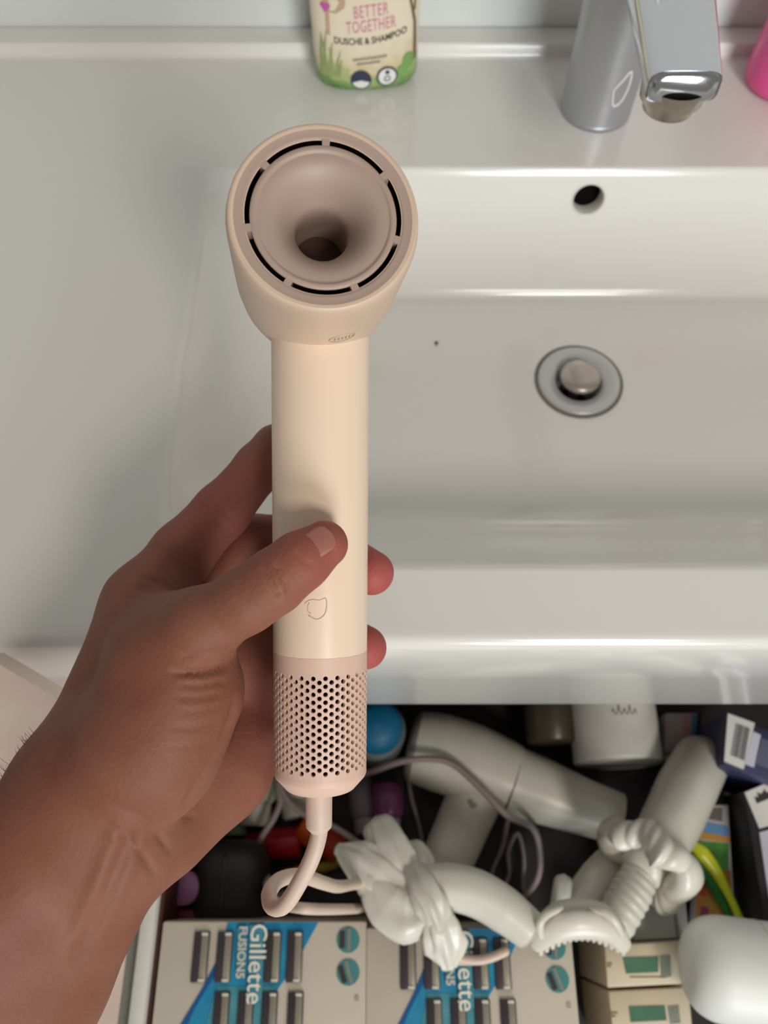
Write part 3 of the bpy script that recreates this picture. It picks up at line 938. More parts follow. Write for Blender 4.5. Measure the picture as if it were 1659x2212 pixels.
nt.links.new(ad.outputs[0], bp.inputs['Height']); nt.links.new(bp.outputs['Normal'], b.inputs['Normal'])
me = bpy.data.meshes.new('person_hand')
hvv = HV.astype(float) - np.array(base)[None]
me.vertices.add(len(hvv)); me.vertices.foreach_set('co', hvv.ravel())
me.loops.add(HF.size); me.loops.foreach_set('vertex_index', HF.ravel().astype(np.int32))
me.polygons.add(len(HF)); me.polygons.foreach_set('loop_start', np.arange(0, HF.size, 4, dtype=np.int32)); me.polygons.foreach_set('loop_total', np.full(len(HF), 4, np.int32))
me.update(calc_edges=True); me.validate()
me.polygons.foreach_set('use_smooth', [True] * len(HF))
me.materials.append(M_skin)
flv = np.zeros(len(HV), np.float32)
for tip, rad, amt in ((thumb[-1].b, 0.020, 0.45), (middle[-1].b, 0.024, 0.85), (ring[-1].b, 0.024, 0.85), (index[2].a, 0.03, 0.25), (palm[9].a, 0.035, 0.25)):
    flv = np.maximum(flv, amt * np.exp(-((HV - tip) ** 2).sum(1) / (rad * rad)))
at_ = me.attributes.new('flush', 'FLOAT', 'POINT'); at_.data.foreach_set('value', flv)
hand = bpy.data.objects.new('person', me)
hand.location = base
COL.objects.link(hand); WLOC['person'] = base
tag(hand, 'bare left hand and forearm gripping the cream hair dryer, thumb in front', 'person')
# thumb nail
tx = (P(702, 1172, 0.2735) - P(640, 1215, 0.271)).normalized()
tn = (-CF * 1.0 + CU * 0.16 - CR * 0.12); tn = (tn - tx * tn.dot(tx)).normalized()
ty = tn.cross(tx)
nc = P(688, 1184, 0.2730) + tn * 0.0074
V, F = [], []
NU, NV_ = 14, 12
for i in range(NU + 1):
    u = -1 + 2 * i / NU
    for j in range(NV_ + 1):
        v = -1 + 2 * j / NV_
        wv = 0.0050 * (1 - 0.25 * max(0, -u) ** 3) * math.sqrt(max(0.02, 1 - abs(u) ** 4))
        y = v * wv
        z = 0.0018 * (1 - (y / 0.0066) ** 2) - 0.0006 * max(0, u) ** 2
        V.append(nc + tx * (u * 0.0060) + ty * y + tn * z)
for i in range(NU):
    for j in range(NV_):
        a = i * (NV_ + 1) + j
        F.append((a, a + 1, a + NV_ + 2, a + NV_ + 1))
nail = obj('thumbnail', (V, F), mat('nail', (160, 104, 92), 0.32, sss=0.2), hand)
sd = nail.modifiers.new('thick', 'SOLIDIFY'); sd.thickness = 0.0010; sd.offset = -1
# fine hairs on the forearm edge
hairs = []
rng = random.Random(2)
cand = np.where((pu < 75) & (pu > -15) & (pv > 1560) & (pv < 1745) & (np.abs(facing) < 0.55))[0]
for k in range(55):
    i = int(cand[rng.randrange(len(cand))])
    p = Vector(HV[i].tolist()); n = Vector(g[i].tolist())
    al = (CU * (1.2 * rng.random() - 0.2) + CR * (rng.random() - 0.5)).normalized()
    L = 0.0014 + 0.0020 * rng.random()
    hairs.append(tube([p - n * 0.0005, p + n * L * 0.5 + al * L * 0.35, p + n * L * 0.8 + al * L * 0.9], [0.00008, 0.00007, 0.00003], 4))
if hairs:
    tag(obj('arm_hair', join(*hairs), mat('hair_brown', (120, 90, 66), 0.6), hand), kind='stuff')

# ------------------------------------------------------------------ vanity cabinet and the open drawer
DB = -0.335                        # drawer floor (relative to the basin top)
M_cab = mat('cabinet_grey', (176, 160, 142), 0.4)
M_rail = mat('rail_white', (206, 202, 194), 0.35)
M_rail2 = mat('rail_grey', (150, 150, 142), 0.35, metal=0.3)
M_dark = mat('drawer_anthracite', (38, 33, 34), 0.6)
M_seal = mat('dark_red_liner', (62, 20, 18), 0.6)
cab = thing('vanity_cabinet', (0.14, 0.1, 0.28), 'grey vanity cabinet under the washbasin with its drawer pulled open', 'cabinet')
def bx(x0, x1, y0, y1, z0, z1, bev=0.0012):
    return rbox(((x0 + x1) / 2, (y0 + y1) / 2, (z0 + z1) / 2), (x1 - x0, y1 - y0, z1 - z0), bevel=bev)
obj('side_panel', bx(-0.2225, -0.2035, 0.004, 0.46, 0.28, ZS - 0.0125), M_cab, cab, sharp=40)
obj('side_panel', bx(0.60, 0.62, 0.022, 0.46, 0.28, ZS - APRON - 0.002), M_cab, cab, sharp=40)
obj('rear_panel', bx(-0.203, 0.60, 0.44, 0.455, 0.28, ZS - APRON - 0.01), M_dark, cab, sharp=40)
obj('bottom_panel', bx(-0.203, 0.60, 0.022, 0.44, 0.28, 0.298), M_cab, cab, sharp=40)
dx0, dx1, dy0, dy1 = -0.1570, 0.50, -0.36, 0.16
zr = ZS - 0.212
dw = obj('drawer', bx(dx0, dx1, dy0, dy1, ZS + DB - 0.012, ZS + DB), M_dark, cab, sharp=40)
obj('drawer_side', bx(dx0 - 0.011, dx0, dy0, dy1, ZS + DB - 0.012, zr, 0.003), M_rail, dw, sharp=40)
obj('drawer_side', bx(dx1, dx1 + 0.011, dy0, dy1, ZS + DB - 0.012, zr, 0.003), M_rail, dw, sharp=40)
obj('drawer_liner', bx(dx0 + 0.0003, dx0 + 0.003, dy0 + 0.002, dy1 - 0.002, ZS + DB + 0.0003, zr - 0.006), M_seal, dw, sharp=40)
obj('drawer_rail', bx(dx0 - 0.021, dx0 - 0.0115, dy0, dy1, ZS + DB, zr - 0.012, 0.002), M_rail2, dw, sharp=40)
obj('drawer_back', bx(dx0, dx1, dy1 - 0.012, dy1, ZS + DB, zr - 0.02), M_dark, dw, sharp=40)
obj('drawer_front', bx(-0.205, 0.60, dy0 - 0.02, dy0, ZS + DB - 0.04, ZS - 0.226, 0.002), mat('front_white', (206, 204, 198), 0.3), dw, sharp=40)

def Z(z): return ZS + z
# ---- razor blade packs
def prints_on(zt):
    def f(px, py, lift=0.0):
        p = at(px, py, zt); p.z += lift; return p
    return f
M_card = mat('pale_card', (206, 196, 180), 0.45, var=0.01, vscale=20)
M_blue = mat('print_blue', (20, 120, 168), 0.4, rgb2=(36, 142, 176), vscale=60)
M_deep = mat('print_deep_blue', (18, 84, 140), 0.4)
M_teal = mat('print_teal', (86, 150, 160), 0.4, rgb2=(50, 130, 150), vscale=50)
M_cart = mat('cartridge_dark', (70, 62, 66), 0.35, metal=0.3)
M_cart2 = mat('cartridge_strip', (150, 144, 128), 0.4, metal=0.3)
M_cart3 = mat('cartridge_bright', (206, 202, 190), 0.4)
ZT = -0.215
B = prints_on(ZT)
TL, TR = B(352, 1990), B(792, 1990)
xl, xr, yt = TL.x, TR.x, TL.y
yb0 = -0.345
pack = thing('razor_blade_pack', ((xl + xr) / 2, yt, Z(DB)), 'white and blue razor blade pack at the left end of the drawer', 'pack', 'razor blade packs')
obj('carton', quadbox([Vector((xl, yb0, Z(ZT))), Vector((xr, yb0, Z(ZT))), Vector((xr, yt, Z(ZT))), Vector((xl, yt, Z(ZT)))], -DB + ZT - 0.0005, 0.0016), M_card, pack, sharp=40)
def patch(name, pix, m, parent, th=0.0004):
    return obj(name, plate([B(*p) for p in pix], th), m, parent, smooth=False)
patch('printed_field', [(492, 1992), (688, 1992), (640, 2080), (590, 2152), (575, 2230), (388, 2230), (440, 2130), (480, 2050)], M_blue, pack)
patch('printed_stripe', [(478, 2058), (484, 2075), (420, 2180), (398, 2230), (380, 2230), (440, 2130)], M_deep, pack, 0.0006)
patch('printed_shade', [(470, 2130), (600, 2130), (560, 2230), (440, 2230)], M_teal, pack, 0.0006)
def cartridge(px, py0, py1, w=17):
    p0, p1 = B(px, py0), B(px, py1)
    hw = (B(px + w, (py0 + py1) / 2) - B(px - w, (py0 + py1) / 2)).length / 2
    c = (p0 + p1) / 2; L = abs(p0.y - p1.y)
    o_ = obj('cartridge', rbox((c.x, c.y, c.z + 0.0010), (hw * 2, L, 0.0024), bevel=0.0006), M_cart, pack, sharp=40)
    obj('lubricating_strip', rbox((c.x + hw * 0.42, c.y, c.z + 0.0020), (hw * 0.85, L * 0.92, 0.0010), bevel=0.0003), M_cart2, o_, sharp=40)
    for yy in (p0.y - 0.0014, p1.y + 0.0014):
        obj('end_clip', rbox((c.x + hw * 0.35, yy, c.z + 0.0023), (hw * 0.8, 0.0018, 0.0012), bevel=0.0003), M_cart3, o_, sharp=40)
for px in (434, 485, 590, 637): cartridge(px, 2012, 2122)
for px in (478, 530, 582, 638): cartridge(px, 2142, 2252)
def roll_text(s_, px, py, size, m, sx=1.0, spacing=1.0, th=0.0):
    c = B(px, py)
    return obj('lettering', text_geo(s_, size, lambda x, y: Vector((c.x + y, c.y - x * sx, Z(ZT) + 0.0031)), spacing=spacing, th=th), m, pack, smooth=False)
M_wp = mat('print_white', (232, 228, 214), 0.4)
patch('lettering_outline', [(540, 1998), (572, 1998), (566, 2160), (537, 2160)], M_teal, pack, 0.0026)
patch('lettering_outline', [(514, 2004), (534, 2004), (530, 2110), (512, 2110)], M_teal, pack, 0.0026)
roll_text('Gillette', 555, 2080, 0.0160, M_wp, 0.98, 1.0, 0.0001)
roll_text('FUSION5', 523, 2056, 0.0078, M_cart3, 1.0, 1.0, 0.0002)
for py in (2030, 2100):
    c = B(752, py)
    rr = (B(777, py) - c).length
    d_ = obj('picture_disc', lathe([(rr, -0.0002), (rr, 0.0005), (0.0, 0.0006)], c, (0, 0, 1), 36, close=False), mat('disc_teal', (70, 130, 130), 0.4), pack, smooth=False)
    a0 = math.radians(62 if py == 2030 else 35)
    sh = []
    for k, (off, w) in enumerate(((-0.45, 0.42), (0.06, 0.2))):
        ux, uy = Vector((-math.sin(a0), math.cos(a0), 0)), Vector((math.cos(a0), math.sin(a0), 0))
        u = Vector((0.35, 1, 0)).normalized() if py != 2030 else Vector((0, 1, 0)); v = Vector((u.y, -u.x, 0))
        if py != 2030: u = Vector((-0.35, 1, 0)).normalized(); v = Vector((u.y, -u.x, 0))
        lim = 0.9 * math.sqrt(max(0.05, 1 - (abs(off) + w * 0.6) ** 2))
        cs = [c + v * ((off - w / 2) * rr * 1.1) - u * (lim * rr), c + v * ((off + w / 2) * rr * 1.1) - u * (lim * rr), c + v * ((off + w / 2) * rr * 1.1) + u * (lim * rr), c + v * ((off - w / 2) * rr * 1.1) + u * (lim * rr)]
        obj('picture_razor', plate(cs, 0.0010 + 0.0002 * k), (M_cart, M_cart2)[k], d_, smooth=False)
patch('small_mark', [(766, 2150), (775, 2150), (775, 2162), (766, 2162)], mat('mark_beige', (170, 150, 132), 0.5), pack)

def copy_tree(o, parent=None):
    c = o.copy(); COL.objects.link(c)
    if parent: c.parent = parent; c.matrix_parent_inverse = o.matrix_parent_inverse.copy()
    for ch in list(o.children): copy_tree(ch, c)
    return c
pack2 = copy_tree(pack)
off = B(1204, 2115) - B(752, 2100)
pack2.location = pack.location + Vector((off.x, off.y, 0))
pack2['label'] = 'white and blue razor blade pack under the satin bow, beside the tan cartons'

# ---- tan cartons
M_tan = mat('tan_card', (218, 200, 170), 0.5, rgb2=(204, 194, 172), vscale=30)
M_grn = mat('print_green', (72, 116, 90), 0.5, var=0.12, vscale=60)
M_gry = mat('print_grey', (128, 132, 122), 0.5, var=0.2, vscale=120)
def tan(label, pix, grn, fig, marks):
    zt = -0.250
    Bt = prints_on(zt)
    cs = [Bt(*p) for p in pix]
    ce = sum(cs, Vector()) / 4
    t = thing('tan_carton', (ce.x, ce.y, Z(DB)), label, 'carton', 'tan cartons in the drawer')
    obj('carton', quadbox(cs, zt - DB - 0.0005, 0.0012), M_tan, t, sharp=40)
    obj('green_panel', plate([Bt(*p) for p in grn]), M_grn, t, smooth=False)
    obj('picture', plate([Bt(*p) for p in fig]), M_gry, t, smooth=False)
    for p in marks:
        obj('printed_line', plate([Bt(p[0], p[1]), Bt(p[2], p[1]), Bt(p[2], p[3]), Bt(p[0], p[3])]), mat('mark_brown', (140, 116, 92), 0.5), t, smooth=False)
tan('tan carton with a green panel just below the grey white box', [(1312, 2134), (1500, 2124), (1494, 2032), (1306, 2042)], [(1352, 2103), (1422, 2100), (1422, 2066), (1345, 2068)], [(1428, 2112), (1450, 2110), (1448, 2064), (1425, 2066)], [(1312, 2080, 1322, 2083), (1312, 2086, 1320, 2089), (1360, 2110, 1440, 2112)])
tan('tan carton with a green panel nearest the bottom picture edge', [(1326, 2250), (1498, 2240), (1488, 2133), (1314, 2142)], [(1362, 2208), (1440, 2204), (1436, 2172), (1358, 2174)], [(1448, 2212), (1470, 2210), (1466, 2172), (1442, 2174)], [(1320, 2186, 1334, 2190), (1320, 2194, 1330, 2197)])

# ---- grey white box
zt = -0.262
Bg = prints_on(zt)
cs = [Bg(1368, 2034), Bg(1492, 2026), Bg(1482, 1930), Bg(1376, 1938)]
ce = sum(cs, Vector()) / 4
gb = thing('lidded_box', (ce.x, ce.y, Z(DB)), 'pale grey plastic box behind the tan cartons', 'box')
obj('box_body', quadbox(cs, zt - DB - 0.0005, 0.003), mat('grey_plastic', (176, 176, 172), 0.4), gb, sharp=40)
obj('lid_rib', plate([Bg(1462, 2024), Bg(1467, 2024), Bg(1458, 1940), Bg(1453, 1940)], 0.001), mat('grey_plastic_dark', (128, 126, 124), 0.4), gb, smooth=False)
obj('lid_latch', rbox(Bg(1425, 1945), (0.010, 0.005, 0.003), bevel=0.001), mat('grey_plastic_dark', (128, 126, 124), 0.4), gb)

# ---- white rounded case
p0, p1 = at(1572, 2094, -0.217), at(1800, 2125, -0.217)
wc = thing('toothbrush_case', (p0.x, p0.y, p0.z - 0.033), 'smooth white plastic case with a rounded end lying on the tan cartons', 'case')
path = [p0 + (p1 - p0) * t for t in np.linspace(0, 1, 8)]
cpth, crad = [], []
for k in np.linspace(0.0, 1, 14):
    cpth.append(p0 + (p0 - p1).normalized() * 0.030 * (1 - k)); crad.append(max(1e-4, 0.0325 * (1 - (1 - k) ** 2.7) ** (1 / 2.7)))
V, F = tube(cpth + path[1:], crad + [0.0325] * (len(path) - 1), 40, flat=(0.95, 1.0), cap='flat')
obj('case_body', (V, F), mat('white_gloss', (224, 226, 222), 0.45), wc)
dcs = (p1 - p0).normalized()
obj('case_seam', tube([p0 + dcs * 0.02 + (Vector((0, 0, 1)) * math.cos(a) * 0.95 + dcs.cross(Vector((0, 0, 1))) * math.sin(a)) * 0.0326 for a in np.linspace(0, 2 * math.pi, 49)], 0.0003, 6), mat('seam_grey', (206, 206, 202), 0.4), wc)
obj('case_seam', tube([p0 + dcs * 0.075 + (Vector((0, 0, 1)) * math.cos(a) * 0.95 + dcs.cross(Vector((0, 0, 1))) * math.sin(a)) * 0.0326 for a in np.linspace(0, 2 * math.pi, 49)], 0.0003, 6), mat('seam_grey', (206, 206, 202), 0.4), wc)

# ---- old hair dryer lying in the drawer
M_old = mat('old_dryer_plastic', (212, 209, 197), 0.35, var=0.02, vscale=12)
M_old2 = mat('old_dryer_grey', (150, 146, 136), 0.4)
zo = -0.298
od = thing('old_hair_dryer', at(1060, 1700, DB), 'large grey white hair dryer lying in the drawer under the cable', 'hair dryer')
pb = [at(898, 1612, zo), at(950, 1625, zo), at(1020, 1648, zo), at(1106, 1684, zo)]
obj('barrel', tube(spline(pb, 6), [0.0295, 0.0325, 0.0325, 0.0290], 36, cap='flat'), M_old, od, sharp=50)
pr = (pb[1] - pb[0]).normalized()
obj('rear_grille', lathe([(0.0296, 0.0), (0.0285, 0.003), (0.022, 0.006), (0.0, 0.008)], pb[0], -pr, 36, close=False), M_old2, od)
for k in range(4):
    obj('grille_ring', tube([pb[0] - pr * (0.0072 - 0.0005 * k * k) + (frame_of(pr)[0] * math.cos(a) + frame_of(pr)[1] * math.sin(a)) * (0.006 + 0.0055 * k) for a in np.linspace(0, 2 * math.pi, 33)], 0.0006, 6), M_dark, od)
pn = [at(1108, 1685, zo), at(1180, 1712, zo), at(1260, 1742, zo), at(1336, 1768, zo)]
nz_ = obj('nozzle', tube(spline(pn, 6), [0.0282, 0.0262, 0.0226, 0.0205], 36), M_old, od, sharp=50)
pq = (pn[-1] - pn[-2]).normalized()
obj('nozzle_mouth', lathe([(0.0190, 0.0006), (0.0165, 0.0008), (0.0, 0.0008)], pn[-1], pq, 32, close=False), M_dark, nz_)
ph = [at(1035, 1700, zo - 0.004), at(1000, 1780, zo - 0.008), at(972, 1845, zo - 0.010), at(948, 1905, zo - 0.012)]
obj('handle', tube(spline(ph, 6), [0.0235, 0.0222, 0.0215, 0.0205], 30, cap='round'), M_old, od)
obj('switch', rbox(at(1020, 1735, zo + 0.0155), (0.006, 0.008, 0.003), rot=0.5, bevel=0.001), M_old2, od)
M_cord = mat('lilac_grey_cord', (150, 134, 134), 0.5)
zc = -0.262
cp = [at(1120, 1950, -0.325), at(1160, 1900, -0.31), at(1166, 1840, -0.30), at(1150, 1788, -0.285), at(1096, 1762, -0.262), at(1040, 1705, -0.258), at(985, 1655, -0.258), at(940, 1640, -0.258), at(870, 1644, -0.262), at(800, 1668, -0.285), at(730, 1690, -0.30)]
obj('power_cord', tube(spline(cp, 8), 0.0027, 10, cap='round'), M_cord, od)
cp = [at(1098, 1768, -0.285), at(1085, 1830, -0.31), at(1062, 1890, -0.325), at(1078, 1925, -0.328), at(1100, 1890, -0.328), at(1098, 1840, -0.322), at(1118, 1800, -0.312), at(1132, 1850, -0.32), at(1130, 1920, -0.328)]
obj('power_cord', tube(spline(cp, 8), 0.0018, 8, cap='round'), M_cord, od)
cp = [at(880, 1660, -0.325), at(888, 1720, -0.327), at(905, 1780, -0.328), at(915, 1830, -0.328)]
obj('power_cord', tube(spline(cp, 8), 0.0018, 8, cap='round'), M_cord, od)

# ---- satin heatless curling set
M_satin = mat('satin_cloth', (212, 208, 196), 0.32, var=0.02, vscale=30)
M_satin2 = mat('satin_fine_weave', (200, 196, 184), 0.36, var=0.03, vscale=60)
def petal(pix, zs, widths, flat=0.35, seed=0, fold_=0.10):
    rg = random.Random(seed); f1, f2 = rg.uniform(0, 6), rg.uniform(0, 6)
    pts = [at(p[0], p[1], z) for p, z in zip(pix, zs)]
    return tube(spline(pts, 8), widths, 40, flat=(flat, 1.0), cap='round', pleat=lambda i, a: 1 + fold_ * math.sin(5 * a + f1 + i * 0.12) + fold_ * 0.6 * math.sin(9 * a + f2 - i * 0.2))
bow = thing('satin_bow', at(880, 1935, -0.213), 'white satin bow with pointed tails tied round the curling rod', 'bow')
obj('tail', petal([(734, 1836), (775, 1858), (820, 1885), (872, 1918)], [-0.205, -0.198, -0.194, -0.192], [0.0045, 0.0125, 0.0145, 0.0105], 0.42, 1), M_satin, bow)
obj('tail', petal([(822, 1790), (838, 1825), (858, 1868), (888, 1915)], [-0.205, -0.198, -0.194, -0.195], [0.0115, 0.0138, 0.0135, 0.0085], 0.40, 2), M_satin, bow)
obj('tail', petal([(892, 1838), (905, 1868), (915, 1900)], [-0.205, -0.20, -0.197], [0.0085, 0.0105, 0.0085], 0.5, 3), M_satin2, bow)
obj('gathered_loop', petal([(812, 1905), (845, 1945), (880, 1965), (915, 1958)], [-0.198, -0.197, -0.196, -0.194], [0.0135, 0.0195, 0.0205, 0.0125], 0.62, 4, 0.07), M_satin, bow)
obj('knot', petal([(898, 1888), (914, 1918), (932, 1950), (945, 1985)], [-0.190, -0.183, -0.182, -0.188], [0.0085, 0.0105, 0.0105, 0.0085], 0.8, 5, 0.14), M_satin2, bow)
obj('tail', petal([(942, 1972), (955, 2010), (965, 2045), (970, 2080)], [-0.188, -0.190, -0.196, -0.203], [0.0095, 0.0125, 0.0130, 0.0060], 0.45, 6, 0.15), M_satin, bow)
rodl = thing('curling_rod', at(1040, 1950, -0.213), 'curved white satin curling rod running from the bow to the claw clip', 'curling rod', 'satin curling rods')
rp = spline([at(905, 1915, -0.198), at(965, 1915, -0.197), at(1030, 1930, -0.197), at(1090, 1965, -0.198), at(1148, 2012, -0.199)], 8)
obj('rod_cover', tube(rp, [0.0130, 0.0150, 0.0152, 0.0148, 0.0125], 30, pleat=lambda i, a: 1 + 0.012 * math.sin(7 * a + i * 0.1)), M_satin, rodl, sharp=60)
obj('end_seam', tube([rp[-1] + (rp[-1] - rp[-2]).normalized() * 0.0005 + (frame_of(rp[-1] - rp[-2])[0] * math.cos(a) + frame_of(rp[-1] - rp[-2])[1] * math.sin(a)) * 0.0122 for a in np.linspace(0, 2 * math.pi, 33)] if False else [Vector(rp[-1]) + (frame_of(Vector(rp[-1]) - Vector(rp[-2]))[0] * math.cos(a) + frame_of(Vector(rp[-1]) - Vector(rp[-2]))[1] * math.sin(a)) * 0.0122 for a in np.linspace(0, 2 * math.pi, 33)], 0.0006, 6), M_satin2, rodl)

rodr = thing('curling_rod', at(1465, 1750, -0.29), 'thick straight white satin curling rod leaning towards the basin', 'curling rod', 'satin curling rods')
rq = spline([at(1512, 1648, -0.262), at(1482, 1705, -0.250), at(1445, 1785, -0.238), at(1398, 1865, -0.228)], 8)
obj('rod_cover', tube(rq, [0.0215, 0.0225, 0.0215, 0.0175], 30, cap='round', pleat=lambda i, a: 1 + 0.012 * math.sin(6 * a + i * 0.07)), M_satin, rodr)
rs_ = spline([at(1385, 1885, -0.226), at(1365, 1925, -0.226), at(1340, 1970, -0.226), at(1310, 2030, -0.226)], 14)
obj('ribbed_sleeve', tube(rs_, [0.0125, 0.0142, 0.0142, 0.0125], 30, pleat=lambda i, a: 1 + 0.035 * math.sin(i * 1.25 + 1.5 * math.sin(a))), M_satin2, rodr)
dirr = (Vector(rq[-1]) - Vector(rq[-4])).normalized()
def scrunchie(c, ax, Rm, rm, seed, n=260, m=24):
    rg = random.Random(seed)
    ph_ = [rg.uniform(0, 6.28) for _ in range(6)]
    kn = np.linspace(0, 2 * math.pi, 12)
    lob = [rg.uniform(0.6, 1.45) for _ in range(11)]; lob.append(lob[0])
    sway = [rg.uniform(-0.006, 0.006) for _ in range(11)]; sway.append(sway[0])
    x, y, d = frame_of(ax)
    V, F = [], []
    for i in range(n):
        a = 2 * math.pi * i / n
        pw = float(np.interp(a, kn, lob)) + 0.16 * abs(math.sin(7 * a + 3 * math.sin(2 * a + ph_[0]) + ph_[1]))
        ctr = c + (x * math.cos(a) + y * math.sin(a)) * (Rm * (1 + 0.10 * math.sin(3 * a + ph_[2]))) + d * float(np.interp(a, kn, sway))
        rad = (x * math.cos(a) + y * math.sin(a))
        for k in range(m):
            b_ = 2 * math.pi * k / m
            rr = rm * (1 + (pw - 1) * (0.75 + 0.35 * math.cos(b_))) * (1 + 0.05 * math.sin(2 * b_ + 3 * a + ph_[5]))
            V.append(ctr + rad * (rr * math.cos(b_)) + d * (rr * 1.15 * math.sin(b_)))
    for i in range(n):
        for k in range(m):
            i2, k2 = (i + 1) % n, (k + 1) % m
            F.append((i * m + k, i2 * m + k, i2 * m + k2, i * m + k2))
    return V, F
sc = at(1405, 1858, -0.222)
tag(obj('scrunchie', scrunchie(sc, dirr, 0.0265, 0.0105, 7), M_satin, origin=sc), 'crumpled white satin scrunchie wrapped round the thick curling rod', 'scrunchie')
rf = thing('curling_rod', at(1290, 1905, -0.26), 'short flat white satin curling rod half under the claw clip', 'curling rod', 'satin curling rods')
obj('rod_cover', tube(spline([at(1322, 1862, -0.252), at(1295, 1900, -0.248), at(1255, 1955, -0.243), at(1232, 1985, -0.243)], 8), [0.0125, 0.0150, 0.0150, 0.0135], 28, flat=(0.75, 1.0), cap='round'), M_satin2, rf)
obj('end_tab', petal([(1205, 1965), (1213, 1930), (1216, 1908)], [-0.236, -0.232, -0.230], [0.0060, 0.0068, 0.0066], 0.6, 9, 0.03), M_satin, rf)

# ---- claw clip
M_clip = mat('clip_plastic', (212, 207, 194), 0.32)
clip = thing('claw_clip', at(1250, 2030, -0.214), 'off white ridged hair claw clip lying on the razor pack', 'hair clip')
def clip_row(pts, zs_, r, fl):
    return tube(spline([at(p[0], p[1], z) for p, z in zip(pts, zs_)], 8), r, 20, flat=fl, cap='round')
obj('clip_back', clip_row([(1160, 2040), (1190, 2012), (1250, 1998), (1315, 2008), (1348, 2042)], [-0.205, -0.194, -0.190, -0.194, -0.205], [0.0055, 0.0085, 0.0095, 0.0085, 0.0055], (0.55, 1.0)), M_clip, clip)
obj('clip_jaw', clip_row([(1172, 2000), (1205, 1978), (1250, 1972), (1300, 1980), (1335, 2010)], [-0.208, -0.203, -0.202, -0.203, -0.208], [0.0060, 0.0085, 0.0095, 0.0085, 0.0060], (0.6, 1.0)), M_satin2, clip)
for k in range(15):
    t = k / 14
    px = 1166 + 178 * t
    py = 2043 - 32 * math.sin(math.pi * t)
    obj('tooth', tube([at(px, py - 10, -0.197 - 0.008 * abs(2 * t - 1)), at(px + 1, py + 6, -0.201 - 0.006 * abs(2 * t - 1)), at(px + 2, py + 17, -0.211)], [0.0027, 0.0026, 0.0016], 8, cap='round'), M_clip, clip)
obj('finger_grip', clip_row([(1168, 2022), (1166, 1995), (1180, 1976), (1212, 1962)], [-0.192, -0.184, -0.184, -0.190], [0.0022, 0.0028, 0.0028, 0.0020], (1, 1)), M_clip, clip)
obj('finger_grip', clip_row([(1276, 1962), (1305, 1970), (1328, 1990), (1342, 2018)], [-0.190, -0.184, -0.184, -0.192], [0.0020, 0.0028, 0.0028, 0.0022], (1, 1)), M_clip, clip)

# ---- cord strands of the held dryer lying across the drawer
obj('power_cord', tube(spline([P(575, 1890, 0.615), P(580, 1925, 0.565), P(600, 1950, 0.49), P(645, 1961, 0.44), P(690, 1964, 0.45), P(735, 1964, 0.48), P(778, 1963, 0.545), P(825, 1962, 0.585)], 8), 0.0031, 12, cap='round'), M_cable, dryer)
obj('power_cord', tube(spline([at(985, 2068, -0.2075), at(1010, 2073, -0.2085), at(1036, 2074, -0.2088), at(1065, 2067, -0.2088), at(1092, 2055, -0.2088)], 8), 0.0030, 12, cap='round'), M_cable, dryer)

# ---- white jar with script, brown jar behind it
j0 = at(1338, 1672, -0.290) + Vector((0, 0.008, 0)); j1 = j0 + Vector((0, 0.13, 0))
dj = (j1 - j0).normalized()
jar = thing('white_tub', (j0.x, j0.y + 0.05, Z(DB)), 'white cosmetic tub with dark script lying below the basin front', 'tub')
obj('tub_body', lathe([(0.0, 0.0), (0.0358, 0.0002), (0.0365, 0.0010), (0.0367, 0.003), (0.0370, 0.09), (0.0, 0.09)], j0, dj, 48, close=False), mat('tub_white', (232, 230, 226), 0.35), jar, sharp=50)
obj('tub_lid', lathe([(0.0385, 0.091), (0.0388, 0.105), (0.038, 0.108), (0.0, 0.108)], j0, dj, 48, close=False), mat('tub_lid', (210, 208, 204), 0.35), jar, sharp=50)
def on_tub(s, t):
    r = 0.0367
    return j0 + dj * t + Vector((1, 0, 0)) * (r * math.sin(s / r)) + Vector((0, 0, 1)) * (r * math.cos(s / r))
sw = []
for k in range(5):
    x = -0.010 + 0.0045 * k
    sw += [(x, 0.036), (x + 0.0012, 0.036 + (0.006 if k % 2 else 0.003)), (x + 0.0024, 0.0345)]
obj('script_mark', tube([on_tub(q[0], q[1]) for q in spline([(a, b, 0) for a, b in sw], 3)], 0.00045, 6), mat('script_grey', (96, 94, 90), 0.5), jar)
b0 = at(1210, 1668, -0.300)
bj = thing('brown_jar', (b0.x, b0.y + 0.05, Z(DB)), 'dark brown jar beside the white tub in the drawer', 'jar')
obj('jar_body', lathe([(0.0, 0.0), (0.021, 0.0003), (0.0235, 0.003), (0.0240, 0.07), (0.020, 0.078), (0.019, 0.085)], Vector((b0.x - 0.004, b0.y + 0.022, b0.z)), (0.0, 1, 0.0), 40, close=False), mat('brown_glass', (70, 60, 48), 0.3), bj)
obj('jar_lid', lathe([(0.0, 0.080), (0.0215, 0.080), (0.0215, 0.098), (0.0, 0.099)], Vector((b0.x - 0.004, b0.y + 0.022, b0.z)), (0.0, 1, 0.0), 40, close=False), mat('jar_lid_grey', (90, 86, 78), 0.4), bj)

